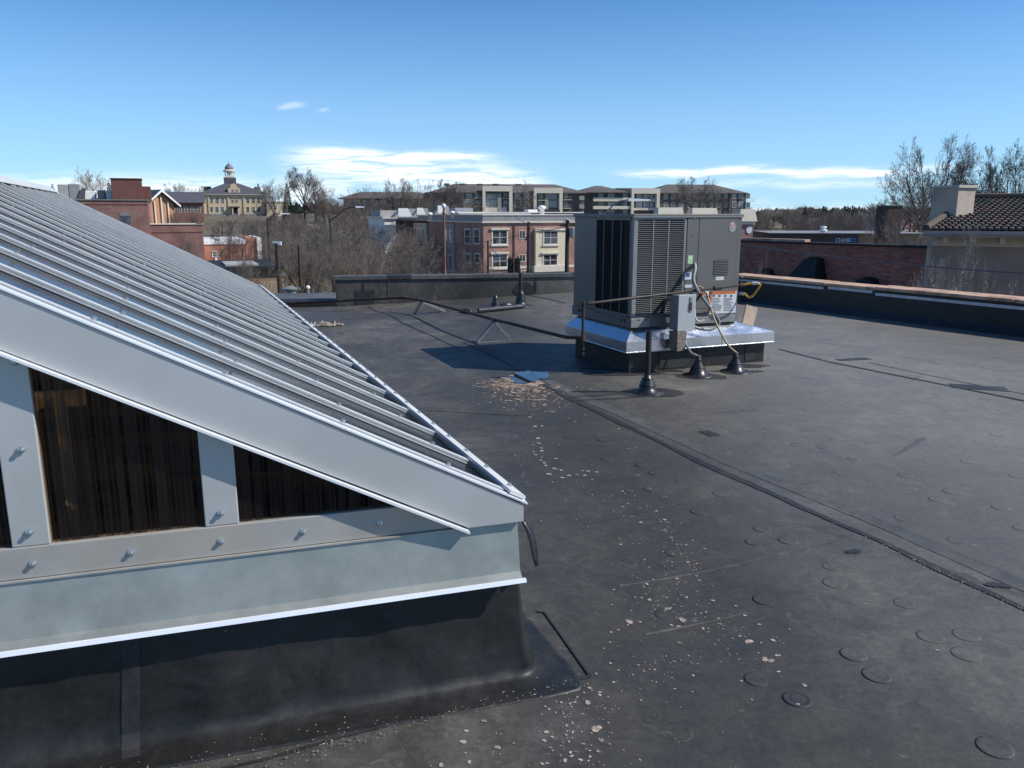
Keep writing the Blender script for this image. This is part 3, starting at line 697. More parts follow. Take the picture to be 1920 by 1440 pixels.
# roof ribs, panels and screws
RS = LN/20
q0 = None
sn = Vector((-(GD.x)*SL, -(GD.y)*SL, 1)).normalized()            # slope normal (near side)
def slope_pt(t, w, h=0): return sk(t, w, .68+SL*t) + sn*h
ribs = [0.03]+[.41+(i)*RS for i in range(20)]
ribs = [r for r in ribs if r < LN-.05]+[LN-.03]
for k, w in enumerate(ribs):
    q = MB(); wd = .0215
    for (hw, h0, h1) in ((wd, -.004, .004), (wd*.55, .004, .012), (wd*.85, .012, .017)):
        A = [slope_pt(.05, w-hw, h0), slope_pt(.05, w+hw, h0), slope_pt(HT-.01, w+hw, h0), slope_pt(HT-.01, w-hw, h0)]
        B = [slope_pt(.05, w-hw, h1), slope_pt(.05, w+hw, h1), slope_pt(HT-.01, w+hw, h1), slope_pt(HT-.01, w-hw, h1)]
        q.hexa(A, B)
    q.build('roof_rib', M_ALU, sky_)
    q = MB(); A = [slope_pt(.05, w-.031, -.006), slope_pt(.05, w+.031, -.006), slope_pt(HT-.01, w+.031, -.006), slope_pt(HT-.01, w-.031, -.006)]
    B = [slope_pt(.05, w-.031, .0005), slope_pt(.05, w+.031, .0005), slope_pt(HT-.01, w+.031, .0005), slope_pt(HT-.01, w-.031, .0005)]
    q.hexa(A, B); q.build('rib_gasket', M_BOOT, sky_)
for a, b in zip(ribs[:-1], ribs[1:]):
    q = MB(); P = lambda t, h: [slope_pt(t, a+.033, h), slope_pt(t, b-.033, h)]
    A, B = P(.03, -.002), P(HT-.02, -.002); C, D = P(.03, -.014), P(HT-.02, -.014)
    q.hexa([C[0], C[1], D[1], D[0]], [A[0], A[1], B[1], B[0]]); q.build('roof_panel', M_PCR, sky_)
q = MB(); q.add([sk(HT+.01, 0.03, sl_z(HT)), sk(TW, .03, .68), sk(TW, LN-.03, .68), sk(HT+.01, LN-.03, sl_z(HT))], [(0, 1, 2, 3)]); o = q.build('back_slope_panel', M_PCR, sky_)
md = o.modifiers.new('t', 'SOLIDIFY'); md.thickness = .012
for w in ribs:
    q = MB(); q.bar(sk(HT+.02, w, sl_z(HT)+.012), sk(TW-.05, w, .70), .05, .026); q.build('back_rib', M_ALU, sky_)
# eave bar and ridge cap
q = MB(); ew = .045
for (t0, t1, h0, h1) in ((-.012, .045, .018, .030), (-.012, -.006, -.05, .018)):
    A = [slope_pt(t0, -.03, h0), slope_pt(t0, LN+.03, h0), slope_pt(t1, LN+.03, h0), slope_pt(t1, -.03, h0)]
    B = [slope_pt(t0, -.03, h1), slope_pt(t0, LN+.03, h1), slope_pt(t1, LN+.03, h1), slope_pt(t1, -.03, h1)]
    q.hexa(A, B)
q.build('eave_bar', M_ALU, sky_)
q = MB(); q.prism([sk(HT-.10, -.02, sl_z(HT-.10)+.035), sk(HT, -.02, sl_z(HT)+.055), sk(HT+.10, -.02, sl_z(HT-.10)+.035), sk(HT+.10, -.02, sl_z(HT-.10)+.028), sk(HT, -.02, sl_z(HT)+.047), sk(HT-.10, -.02, sl_z(HT-.10)+.028)], VD*(LN+.04)); q.build('ridge_cap', M_ALU, sky_)
# screws: hex head on washer
q = MB(); q.lathe((0, 0, 0), [(.0115, 0), (.0115, .003), (.0075, .004), (.0075, .011), (.004, .0125)], 6); scr = None
def screw(p, nrm, s=1):
    global scr
    r = Vector(nrm).to_track_quat('Z', 'Y').to_euler()
    if scr is None:
        o = q.build('screw', M_SCREW, sky_, local=True); scr = o.data; o.location = Vector(p)-OFF[sky_.name]; o.rotation_euler = r; return
    o = place(scr, 'screw', sky_, p, rot=r)
nscr = 0
q_ = q
for k, w in enumerate(ribs):
    ph = random.uniform(0, .1)
    for i in range(8 if k < 12 else 6):
        t = .16+ph+i*(.36 if k < 12 else .45)
        if t < HT-.1: screw(slope_pt(t, w, .0165), sn)
for i in range(38):
    screw(slope_pt(.018, .06+i*.24, .0295), sn)
bx = [(28,679),(40,843),(55,998),(61,1057),(245,1036),(414,1015),(568,997),(712,981),(407,817),(414,962)]
for px, py in bx: screw(onplane(px, py, sk(0, 0, 0)+GN*.0145, tuple(GN)), GN)
for px, py in [(-180, 700), (-170, 900), (-150, 1085)]: screw(onplane(px, py, sk(0, 0, 0)+GN*.0145, tuple(GN)), GN)
# inside the skylight: a light well lined with timber, a shelf frame that catches the sun
M_WOODI = pm('raw_timber', (.60, .47, .34), (.46, .36, .26), 5, .75, 0, .2, 50, .002, stretch=(1, 1, .2))
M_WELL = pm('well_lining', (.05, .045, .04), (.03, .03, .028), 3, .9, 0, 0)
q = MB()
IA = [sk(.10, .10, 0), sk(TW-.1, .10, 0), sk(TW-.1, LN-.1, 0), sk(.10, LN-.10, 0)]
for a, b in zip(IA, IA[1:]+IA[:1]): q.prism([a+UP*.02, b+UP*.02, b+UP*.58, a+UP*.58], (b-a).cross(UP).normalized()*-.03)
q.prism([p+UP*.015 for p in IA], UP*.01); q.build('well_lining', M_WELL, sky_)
for i in range(14):
    w = .65+i*.62
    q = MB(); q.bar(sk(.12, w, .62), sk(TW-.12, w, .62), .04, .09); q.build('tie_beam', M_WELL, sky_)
for i in range(9):
    t = tcol(95+i*20, .8)+.12*i*0; w = .25
    q = MB(); z1 = min(sl_z(1.6)-.1, .62+.62); q.bar(sk(2.15-i*.085, w, .30), sk(2.15-i*.085, w, 1.12), .032, .05, up=tuple(VD)); q.build('timber_upright', M_WOODI, sky_)
for z in (.42, 1.10):
    q = MB(); q.bar(sk(2.3, w+.04, z), sk(1.4, w+.04, z), .04, .05); q.build('timber_rail', M_WOODI, sky_)
# ------------------------------------------------------------------ rooftop unit on its curb
C0 = Vector((1.29, 8.62, 0)); UA = radians(23)
un = thing('rooftop_unit', 'grey packaged air conditioning unit with louvred coil panels on a shiny sheet metal skirt', 'air conditioner', tuple(C0), rz=UA)
UU, VV = Vector((cos(UA), sin(UA), 0)), Vector((-sin(UA), cos(UA), 0))
def L2W(p): return C0 + UU*p[0] + VV*p[1] + Vector((0, 0, p[2]))
def W2L(p): d = Vector(p)-C0; return Vector((d.dot(UU), d.dot(VV), p[2]))
def fr(px, py, v=0): return W2L(onplane(px, py, L2W((0, v, 0)), tuple(VV)))      # pixel -> unit-local point on plane v
def lf(px, py, u=0): return W2L(onplane(px, py, L2W((u, 0, 0)), tuple(UU)))
WU, DU = 1.40, 1.36; ZB, ZT = .60, 1.665
def ub(x0, x1, y0, y1, z0, z1, name, m, bev=0, par=un, **k):
    q = MB(); q.box(x0, x1, y0, y1, z0, z1); return q.build(name, m, par, bev=bev, **k)
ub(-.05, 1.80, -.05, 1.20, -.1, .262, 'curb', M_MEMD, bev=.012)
ub(.35, .75, -.056, -.051, .02, .2, 'curb_patch', M_SEAM); ub(1.52, 1.66, -.056, -.051, .03, .24, 'curb_patch', M_SEAM)
# skirt: band + sloped top
sk0 = [(-.12, -.12), (1.87, -.12), (1.87, 1.34), (-.12, 1.34)]
q = MB(); q.box(-.12, 1.87, -.12, 1.34, .245, .36)
q2 = [(x+(-.008 if x < 0 else .008), y+(-.008 if y < 0 else .008)) for x, y in sk0]
q.hexa([(*p, .236) for p in q2], [(*p, .246) for p in q2])
q.add([(-.12, -.12, .3605), (1.87, -.12, .3605), (1.87, 1.34, .3605), (-.12, 1.34, .3605), (.03, .03, .487), (1.37, .03, .487), (1.37, 1.26, .487), (.03, 1.26, .487), (1.60, .03, .445), (1.60, 1.26, .445)],
      [(0, 1, 8, 5, 4), (1, 2, 9, 8), (2, 3, 7, 6, 9), (3, 0, 4, 7), (5, 8, 9, 6), (4, 5, 6, 7)])
q.build('metal_skirt', M_GALVN, un, bev=.002)
for u in (.62, 1.12): 
    q = MB(); q.prism([(u, -.1225, .25), (u+.012, -.1225, .25), (u+.012, -.1225, .358), (u, -.1225, .358)], (0, .002, 0)); q.build('skirt_seam', M_STEEL, un)
q = MB(); q.tube([(-.132, .1, .31), (-.132, .1, .28)], .004)
# base rail with fork pockets
ub(-.012, WU+.012, -.012, DU+.012, .488, ZB-.002, 'base_rail', M_UNIT, bev=.004)
for x0, x1 in ((0.0, .21), (.72, 1.36)): ub(x0-.02, x1, -.035, -.0125, .495, ZB-.03 if x0 else ZB-.01, 'rail_bracket', M_UNITL, bev=.003)
for x in (.05, .135): ub(x, x+.045, -.0365, -.0345, .572, .582, 'rail_slot', M_DARK)
ub(1.08, 1.12, -.0375, -.0345, .505, .56, 'rail_slot', M_DARK)
for y in (.10, .17, .30, .40, .50, .60, .70, 1.12, 1.18):
    big = y < .2 or y > 1; ub(-.0145, -.0115, y, y+(.03 if big else .055), .535 if big else .575, .572 if big else .585, 'rail_slot', M_DARK)
# body
XB = WU; 
ub(.67, WU, .004, .30, ZB, ZT, 'side_panel', M_UNIT)         # right front block
ub(.012, WU-.004, .30, DU-.004, ZB, ZT, 'core', M_DARK)
ub(.66, WU-.002, .302, DU, ZB+.001, ZT-.001, 'side_panel', M_UNIT)
ub(.0, .64, .84, DU, ZB, ZT, 'side_panel', M_UNIT, bev=.003)
ub(.0, .055, .0, .05, ZB, ZT, 'corner_post', M_UNITL, bev=.004)
ub(.635, .669, -.002, .05, ZB, ZT, 'corner_post', M_UNITL, bev=.003)
ub(.672, .822, -.008, .006, ZB+.004, ZT-.006, 'access_panel', M_UNIT, bev=.003)
ub(.826, 1.345, -.010, .006, ZB+.06, ZT-.006, 'access_panel', M_UNIT, bev=.003)
ub(.826, 1.345, -.006, .006, ZB+.004, ZB+.054, 'lower_rail', M_UNIT, bev=.002)
ub(1.349, WU+.002, -.004, .05, ZB, ZT, 'corner_post', M_UNIT, bev=.003)
ub(-.016, WU+.016, -.016, DU+.016, ZT, ZT+.035, 'lid', M_UNIT, bev=.004)
ub(-.019, WU+.019, -.019, -.0165, ZT-.002, ZT+.012, 'lid_rim', M_UNITL)
# fan grille guard on the lid (low)
# front louvres: 3 columns of slats over a dark coil
ub(.055, .635, .028, .034, ZB, ZT, 'coil', M_FIN)
cols = [(.058, .236), (.252, .430), (.446, .632)]
ub(.238, .250, -.003, .027, ZB, ZT, 'mullion', M_UNITL); ub(.432, .444, -.003, .027, ZB, ZT, 'mullion', M_UNITL)
ub(.055, .635, -.003, .027, ZT-.022, ZT, 'header', M_UNITL); ub(.055, .635, -.003, .027, ZB, ZB+.020, 'header', M_UNIT)
nS = 50; zs = [ZB+.026+i*(ZT-ZB-.052)/(nS-1) for i in range(nS)]
for a, b in cols:
    q = MB(); q.prism([(a, -.004, -.0005), (a, -.0035, .0022), (a, .014, .0048), (a, .014, .0025)], (b-a, 0, 0)); me = None
    for z in zs:
        if me is None: o = q.build('louvre_slat', M_UNITL, un); o.location.z = z; me = o.data
        else: place(me, 'louvre_slat', un, (0, 0, z))
# left face coil: four recessed fin panels between mullions
ub(.018, .024, .05, .835, ZB, ZT, 'coil', M_FIN)
for y0, y1 in ((.05, .075), (.258, .268), (.446, .456), (.634, .644), (.81, .838)): ub(-.002, .018, y0, y1, ZB, ZT, 'mullion', M_UNIT)
ub(-.002, .018, .05, .838, ZT-.03, ZT, 'header', M_UNIT); ub(-.002, .018, .05, .838, ZB, ZB+.03, 'header', M_UNIT)
for y0 in (.08, .27, .46, .648):
    q = MB()
    for i in range(42): 
        z = ZB+.035+i*.0242; q.box(.004, .008, y0, y0+.175, z, z+.003)
    for i in range(9): y = y0+.01+i*.019; q.box(.0085, .011, y, y+.003, ZB+.03, ZT-.03)
    q.build('coil_guard', M_DARK, un, kind='stuff')
# small grille, labels, emblem
a, b = fr(1338.5, 487, -.01), fr(1364, 517, -.01)
gx0, gx1, gz0, gz1 = a.x, b.x, b.z, a.z
ub(gx0, gx1, -.0115, -.0105, gz0, gz1, 'vent_opening', M_DARK)
for i in range(10): 
    z = gz0+(i+.5)*(gz1-gz0)/10; ub(gx0, gx1, -.0155, -.0120, z-.0028, z+.0028, 'vent_slat', M_UNITL)
def lab(px0, py0, px1, py1, m, name, v=-.0115, th=.0012):
    a, b = fr(px0, py0, v), fr(px1, py1, v); return ub(a.x, b.x, v-th, v, b.z, a.z, name, m)
lab(1342, 519, 1357, 525, M_WHITE, 'label'); lab(1343, 520.5, 1351, 522, M_GRN, 'label_print', -.0132)
# warning label
wlb = lab(1332, 547, 1379, 586, M_WHITE, 'warning_label')
lab(1332, 547, 1379, 550.2, M_ORG, 'label_band', -.0132); lab(1332, 547, 1333, 586, M_ORG, 'label_band', -.0132); 
for i in range(4): lab(1336+i*11, 553, 1340+i*11, 556.5, M_INK, 'label_symbol', -.0132)
R = random.Random(3)
for i in range(9):
    y = 559+i*2.8; lab(1335, y, 1335+R.uniform(12, 19), y+.8, M_STEEL, 'label_print', -.0131); lab(1357, y, 1357+R.uniform(12, 19), y+.8, M_STEEL, 'label_print', -.0131)
lab(1318, 546, 1329, 555, M_WHITE, 'label'); lab(1318, 546, 1322, 555, M_ORG, 'label_band', -.0132)
lab(1290, 479, 1298.5, 494.5, M_GRN, 'label', -.0095); lab(1291.5, 482.5, 1297, 486, M_WHITE, 'label_print', -.011)
lab(1284, 511, 1296, 524, M_WHITE, 'label', -.0095); lab(1287, 511.5, 1293, 519, M_BLUE, 'label_print', -.011); lab(1284, 534, 1297, 539, M_WHITE, 'label', -.0095)
lab(1296.5, 441, 1298, 443, M_DARK, 'lock_hole', -.0095)
c = fr(1373.3, 423.5, -.0115)
def disc(cx, cz, r, m, name, v0, v1, sx=1, n=28, par=un, rin=0):
    q = MB()
    if rin:
        vs = []
        for k in range(n):
            A = 2*pi*k/n
            for rr, vv in ((r, v1), (r, v0), (rin, v0), (rin, v1)): vs.append((cx+rr*sx*cos(A), vv, cz+rr*sin(A)))
        q.add(vs, [(k*4+j, k*4+(j+1) % 4, ((k+1) % n)*4+(j+1) % 4, ((k+1) % n)*4+j) for k in range(n) for j in range(4)])
    else: q.prism([(cx+r*sx*cos(2*pi*k/n), v1, cz+r*sin(2*pi*k/n)) for k in range(n)], (0, v0-v1, 0))
    return q.build(name, m, par)
em = disc(c.x, c.z-.012, .058, M_BADGE, 'emblem', -.0135, -.0108, sx=.83)
disc(c.x, c.z+.008, .034, M_WHITE, 'emblem_disc', -.0150, -.0136)
disc(c.x, c.z+.008, .031, M_RED, 'emblem_ring', -.0162, -.0151, rin=.024)
q = MB(); q.box(c.x-.016, c.x+.002, -.0162, -.0151, c.z+.002, c.z+.016); q.build('emblem_mark', M_RED, un)
q = MB(); q.prism([(c.x+.000, -.0162, c.z+.010), (c.x+.020, -.0162, c.z-.006), (c.x+.024, -.0162, c.z+.002), (c.x+.006, -.0162, c.z+.018)], (0, .0011, 0)); q.build('emblem_mark', M_RED, un)
for px, py in ((1304, 405+5), (1392, 520), (1311, 600), (1386, 560), (1200, 411), (1282, 411), (1190, 590)):
    p = fr(px, py, -.012); q = MB(); q.lathe((0, 0, 0), [(.005, 0), (.005, .002), (.002, .004)], 6); o = q.build('panel_screw', M_SCREW, un); o.location = (p.x, -.012, p.z); o.rotation_euler = (pi/2, 0, 0)
# ------------------------------------------------------------------ disconnect box on a strut, with its conduits
dx0, dx1, dz0, dz1, dy0, dy1 = .408, .622, .470, .850, -.285, -.125
db = thing('disconnect_box', 'light grey electrical disconnect box with a red handle beside the louvred front of the unit', 'electrical box', tuple(L2W((dx0, dy1, 0))), rz=UA)
o_ = Vector((dx0, dy1, 0))
def dbx(x0, x1, y0, y1, z0, z1, name, m, bev=0):
    q = MB(); q.box(x0-o_.x, x1-o_.x, y0-o_.y, y1-o_.y, z0, z1); return q.build(name, m, db, bev=bev)
dbx(dx0, dx1, dy0+.012, dy1, dz0, dz1, 'enclosure', M_BOX, bev=.004)
dbx(dx0-.004, dx1+.004, dy0-.004, dy0+.011, dz0-.004, dz1+.006, 'lid', M_BOXL, bev=.004)
dbx(dx0+.135, dx0+.165, dy0-.012, dy0-.004, dz0+.20, dz0+.36, 'latch', M_STEEL)
dbx(dx0+.135, dx0+.163, dy0-.018, dy0-.0125, dz0+.22, dz0+.30, 'latch_tag', M_RUST)
dbx(dx1+.002, dx1+.035, dy0+.05, dy0+.075, dz0+.10, dz0+.33, 'handle_bracket', M_DARK)
q = MB(); q.bar(Vector((dx1+.03, dy0+.05, dz0+.30))-o_, Vector((dx1+.075, dy0+.0, dz0+.39))-o_, .02, .03); q.build('switch_handle', M_RUST, db)
dbx(dx0+.02, dx0+.045, dy1+.0, -.04, dz0+.02, dz0+.06, 'strut', M_STEEL); dbx(dx0+.02, dx0+.045, dy1, -.017, dz1-.08, dz1-.04, 'strut', M_STEEL)
q = MB(); rr = random.Random(2)
q.box(.400, .515, -.30, -.150, .255, .462); 
q.v = [(x+rr.uniform(-.008, .008), y+rr.uniform(-.008, .008), z+rr.uniform(-.006, .006)) for x, y, z in q.v]
o = q.build('foam_block', M_BLOCK); q = None; o.location = C0; o.rotation_euler.z = UA; o.data.transform(Matrix.Identity(4))
tag(o, 'crumbly beige foam block wedged under the disconnect box', 'block')
def cable(name, pts, r, m, label, cat, n=8):
    P = [L2W(p) for p in pts]; base = Vector(P[0])
    q = MB(); q.tube([p-base for p in bez(P, 7)], r, n)
    o = q.build(name, m, smooth=True); o.location = base; tag(o, label, cat); return o
def fp(px, py, v): p = fr(px, py, v); return (p.x, v, p.z)
el_ = fp(1303, 495, -.06)
conduit = cable('flexible_conduit', [fp(1303, 497, -.012), el_, fp(1303, 508, -.11), fp(1300, 524, -.15), fp(1309, 546, -.20), fp(1329, 574, -.22), fp(1345, 596, -.22), fp(1347, 609, -.22), fp(1333, 617, -.22), fp(1316, 617, -.22), fp(1298, 612, -.215)], .0175, M_COND, 'thick grey flexible conduit looping from the unit front down to the disconnect box', 'conduit')
for a, b, r in ((el_, fp(1304, 507, -.09), .022),):
    q = MB(); A, B = L2W(a), L2W(b); base = A; q.tube([A-base, (A-base).lerp(B-base, .45), B-base], [r*.8, r, r], 10); o = q.build('conduit_elbow', M_STEEL, smooth=True); o.parent = conduit; o.location = base-conduit.location
c3 = onz(1378, 697); cone3 = W2L(c3)
cable('tan_cable', [fp(1307, 537, -.04), fp(1318, 541, -.08), fp(1328, 560, -.16), fp(1333, 578, -.22), fp(1340, 600, -.30), fp(1352, 625, -.40), fp(1366, 648, -.50), (cone3.x, cone3.y, .215)], .0105, M_CORD, 'thin tan cable dropping across the warning label into a black roof cone', 'cable')
cable('white_cable', [fp(1306, 560, -.05), fp(1303, 585, -.08), fp(1305, 598, -.10), fp(1312, 603, -.12), fp(1320, 600, -.13)], .009, M_CABW, 'short white cable end curling beside the disconnect box', 'cable')
cable('orange_wire', [fp(1304, 540, -.03), fp(1313, 546, -.06), fp(1317, 556, -.05), fp(1313, 566, -.03)], .005, M_ORG, 'short orange wire hooked near the top of the disconnect box', 'cable')
c2w = onz(1308, 704); cone2 = W2L(c2w)
cable('black_conduit', [(dx0+.135, -.21, dz0+.01), fp(1284, 630, -.22), fp(1286, 645, -.28), fp(1296, 662, -.38), (cone2.x-.03, cone2.y+.03, .225), (cone2.x, cone2.y, .20)], .014, M_COND, 'dark conduit curving from the underside of the disconnect box into a roof cone', 'conduit')
# gas line
def pipe(name, P, r, m, label, cat, fit=(), sm=True):
    base = Vector(P[0]); q = MB(); q.tube([Vector(p)-base for p in P], r, 10); o = q.build(name, m, smooth=sm); o.location = base; tag(o, label, cat)
    for i, (p, d, rr, ln) in enumerate(fit):
        q = MB(); d = Vector(d).normalized(); p = Vector(p)-base; q.tube([p-d*ln/2, p-d*ln*.42, p+d*ln*.42, p+d*ln/2], [rr*.9, rr, rr, rr*.9], 10); c = q.build('pipe_fitting', m, smooth=False); c.parent = o
    return o
A1, A2 = onz(797, 598, 0), onz(927, 643, 0)
ZP = .335
p755 = at(757, 558, 13.75); p530 = at(500, 571, 14.6)
pA1 = at(790, 563, 13.1); pA2 = at(926, 599, 10.75)
pE = at(1060, 632, 8.95); vt = Vector((.742, 8.30, .0))
pTee = Vector((.742, 8.30, .43)); pTop = Vector((.742, 8.30, .785)); pBot = Vector((.742, 8.30, .25))
pR = at(1393, 534, 8.93)
pp = pipe('gas_pipe', [p530, p755, pA1, pA2, pE, pTee], .021, M_RUST, 'rusty gas pipe running on triangular stands across the roof to the unit', 'gas pipe',
     fit=[(p755, p755-p530, .030, .09), (p530.lerp(p755, .2), p755-p530, .028, .07), (p530.lerp(p755, .55), p755-p530, .027, .07), (pTee, (0, 0, 1), .024, .06)])
pt = pipe('gas_riser', [pBot, pTee, pTop-Vector((0, 0, .02)), pTop, pTop+(pR-pTop)*.03, pR], .015, M_BLKP, 'black gas pipe rising in front of the unit and sloping up past its louvres', 'gas pipe',
     fit=[(pTop, (0, 0, 1), .022, .05), (pTop+(pR-pTop)*.04, pR-pTop, .022, .06), (pBot+Vector((0, 0, .06)), (0, 0, 1), .020, .03), (pBot+Vector((0, 0, .01)), (0, 0, 1), .019, .03), (pTop.lerp(pR, .83), pR-pTop, .026, .10), (pTop.lerp(pR, .99), pR-pTop, .023, .06)])
pY = [pR, at(1409, 531, 8.93), at(1420, 531, 8.94), at(1425, 535, 8.96), at(1419, 545, 9.0), at(1411, 555, 9.05), at(1403, 557, 9.1), at(1396, 551, 9.15), at(1386, 550, 9.2)]
base = pY[0]; q = MB(); q.tube([p-base for p in bez(pY, 5)], .012, 8); o = q.build('gas_connector', M_YEL, smooth=True); o.location = base; tag(o, 'yellow flexible gas connector hooking back into the right side of the unit', 'gas connector')
for i, j in ((1, 2), (7, 8)):
    q = MB(); a, b = pY[i]-base, pY[j]-base; q.tube([a, b], .019, 6); c = q.build('brass_nut', M_SCREW, o)
# pipe stands
def stand(pxl, pyl, pxr, pyr, top, label):
    a, b = onz(pxl, pyl), onz(pxr, pyr); zz = rz(a.x, a.y); a.z = b.z = zz+.004
    c = Vector(top); c.z -= .02; mid = (a+b)/2
    t = thing('pipe_stand', label, 'pipe stand', tuple(mid), world=True)
    q = MB(); q.bar(a, b, .05, .008); q.build('base_bar', M_STEEL, t)
    for p in (a, b):
        q = MB(); q.bar(p+Vector((0, 0, .006)), c, .036, .036, up=(b-a).cross(Vector((0, 0, 1)))); q.build('leg', M_STEEL, t)
    q = MB(); q.bar(c+Vector((-.04, 0, .0)), c+Vector((.04, 0, .0)), .05, .012); q.build('saddle', M_STEEL, t)
    q = MB(); q.tube([c+Vector((-.03, 0, 0)), c+Vector((-.03, 0, .05)), c+Vector((.03, 0, .05)), c+Vector((.03, 0, 0))], .005, 6); q.build('clamp', M_STEEL, t)
stand(777, 597, 833, 592, pA1, 'farther triangular steel pipe stand with a pale flat base bar'); stand(895, 643, 958, 640, pA2, 'nearer triangular steel pipe stand between the far parapet and the unit')
# vents
def boot(name, x, y, rb, hb, rt, hp, rp, label, cat, flange=.17, m=M_BOOT):
    z = rz(x, y); t = thing(name, label, cat, (x, y, z))
    q = MB(); q.lathe((0, 0, 0), [(flange, -.006), (flange, .004), (flange*.93, .009), (rb*1.05, .011), (rb, .022), (rb*.86, .030), (rb*.80, hb*.32), (rt*1.7, hb*.66), (rt*1.35, hb*.80), (rt*1.32, hb*.86), (rt*1.1, hb*.88), (rt*1.08, hb), (rt*.9, hb+.002)], 28); 
    q.v = [(a+.003*sin(c*60+a*30), b+.003*cos(c*50+b*40), c) for a, b, c in q.v]; q.build('boot', m, t, smooth=True)
    for k, zz in enumerate((.45, .80)):
        q = MB(); r = rb*.80+(rt*1.7-rb*.80)*((zz-.32)/.34) if zz < .66 else rt*1.45; q.lathe((0, 0, hb*zz), [(r*.9, -.006), (r*1.05, -.005), (r*1.05, .005), (r*.9, .006)], 24); q.build('clamp_ring', m, t, smooth=True)
    if hp > hb:
        q = MB(); q.lathe((0, 0, 0), [(rp, hb*.8), (rp, hp), (rp*.8, hp), (rp*.8, hp-.1)], 18); q.build('pipe', M_BLKP if m is M_BOOT else m, t, smooth=False)
    return t
x, y = g2(1213, 736); blob('sealant_patch', M_PATCH, 1222, 736, .30, .22, .004, roof, seed=60, rough=.06)
boot('vent_pipe', x, y, .105, .175, .036, .605, .028, 'tall black vent pipe in a conical boot in front of the unit', 'vent pipe')
x, y = cone2.x, cone2.y; p = L2W((x, y, 0)); boot('cable_cone', p.x, p.y, .105, .215, .022, 0, .02, 'left black roof cone where the dark conduit enters', 'roof cone')
p = L2W((cone3.x, cone3.y, 0)); boot('cable_cone', p.x, p.y, .105, .215, .022, 0, .02, 'right black roof cone where the tan cable enters', 'roof cone')
blob('sealant_patch', M_PATCH, 1315, 706, .26, .16, .0035, roof, seed=61, rough=.1); blob('sealant_patch', M_PATCH, 1390, 697, .24, .10, .0032, roof, seed=62, rough=.2)
x, y = g2(976, 573); boot('vent_pipe', x, y, .11, .27, .045, .58, .034, 'far black vent pipe standing before the far parapet', 'vent pipe', flange=.2)
x, y = g2(929, 580); boot('cable_cone', x, y, .10, .24, .03, 0, .02, 'small black roof cone near the loose metal tube', 'roof cone')
a, b = g2(897, 587), g2(981, 578); q = MB(); za = rz(*a)+.045; q.tube([(0, 0, 0), (b[0]-a[0], b[1]-a[1], rz(*b)+.045-za)], .042, 14)
M_TUBE = pm('dull_black_metal_tube', (.11, .11, .115), (.07, .07, .075), 10, .25, .5, .1)
o = q.build('metal_tube', M_TUBE, smooth=False); o.location = (*a, za); tag(o, 'loose grey metal tube lying on the roof before the far vent', 'tube')
for (p1, p2, lab_) in (((863, 586), (884, 589), 'short black bit of rubber left of the loose metal tube'), ((934, 577), (965, 574), 'black rubber roll lying behind the loose metal tube')):
    a, b = g2(*p1), g2(*p2); q = MB(); q.tube([(0, 0, 0), ((b[0]-a[0])*.5, (b[1]-a[1])*.5+.02, .01), (b[0]-a[0], b[1]-a[1], 0)], [.03, .042, .03], 9); o = q.build('rubber_scrap', M_BOOT, smooth=True); o.location = (*a, rz(*a)+.03); tag(o, lab_, 'rubber scrap')
# debris beside the skylight
x, y = g2(604, 610); t = thing('rag', 'crumpled pale rag lying on the roof beside the far end of the skylight', 'rag', (x, y, rz(x, y)))
q = MB(); R = random.Random(8); nx, ny = 14, 8
for j in range(ny+1):
    for i in range(nx+1):
        q.v.append(((i/nx-.5)*.42+R.uniform(-.012, .012), (j/ny-.5)*.20+R.uniform(-.012, .012), .004+abs(R.gauss(0, .028))*(1 if 0 < i < nx and 0 < j < ny else .1)))
for j in range(ny):
    for i in range(nx): q.f.append((j*(nx+1)+i, j*(nx+1)+i+1, (j+1)*(nx+1)+i+1, (j+1)*(nx+1)+i))
q.build('cloth', pm('rag_cloth', (.42, .38, .33), (.2, .16, .13), 14, .95, 0, .3), t)
for a, b in ((.24, .03), (.30, -.02), (-.27, .05)):
    q = MB(); q.lathe((a, b, 0), [(.03, 0), (.035, .015), (.02, .03), (.004, .036)], 7); q.build('scrap', M_SILT, t)
# plywood board leaning at the right of the unit
b0, b1, b2, b3 = fp(1392, 607, .10), fp(1412, 612, .06), fp(1421, 577, .12), fp(1400, 571, .16)
base = L2W(b0); q = MB(); q.prism([L2W(b)-base for b in (b0, b1, b2, b3)], VV*.018); o = q.build('plywood_board', M_WOOD); o.location = base; tag(o, 'weathered beige board leaning on the skirt right of the unit', 'board')
# ------------------------------------------------------------------ city ground
GZ = -7.5
def gz(x, y):
    h = GZ + 8.2*sst(125, 320, y)*(1-.30*sst(30, 130, x)) 
    return h + .25*sin(x*.05)*cos(y*.04)*sst(90, 140, y) + sst(600, 3000, y)*4
M_GRASS = pm('winter_grass', (.155, .125, .070), (.105, .090, .052), .15, .95, 0, .3, 3, .05, c3=(.13, .11, .095), sc3=.03)
ys = [-60, -20, 0, 18, 24, 30, 40, 50, 60, 75, 90, 105, 120]+[125+i*8 for i in range(30)]+[400, 450, 520, 620, 800, 1100, 1600, 2400, 4000]
xsn = [-3500, -1800, -900, -500]+[-320+i*16 for i in range(41)]+[500, 900, 1800, 3500]
q = MB()
for y in ys:
    for x in xsn: q.v.append((x, y, gz(x, y)))
nx = len(xsn)
for j in range(len(ys)-1):
    for i in range(nx-1): q.f.append((j*nx+i, j*nx+i+1, (j+1)*nx+i+1, (j+1)*nx+i))
q.build('ground', M_GRASS, smooth=True, kind='structure')
M_ASPH = pm('asphalt', (.055, .055, .058), (.042, .042, .044), 2, .9, 0, .3, 40, .004)
M_CONC = pm('concrete', (.34, .33, .31), (.28, .27, .25), 2, .85, 0, .2, 30, .004)
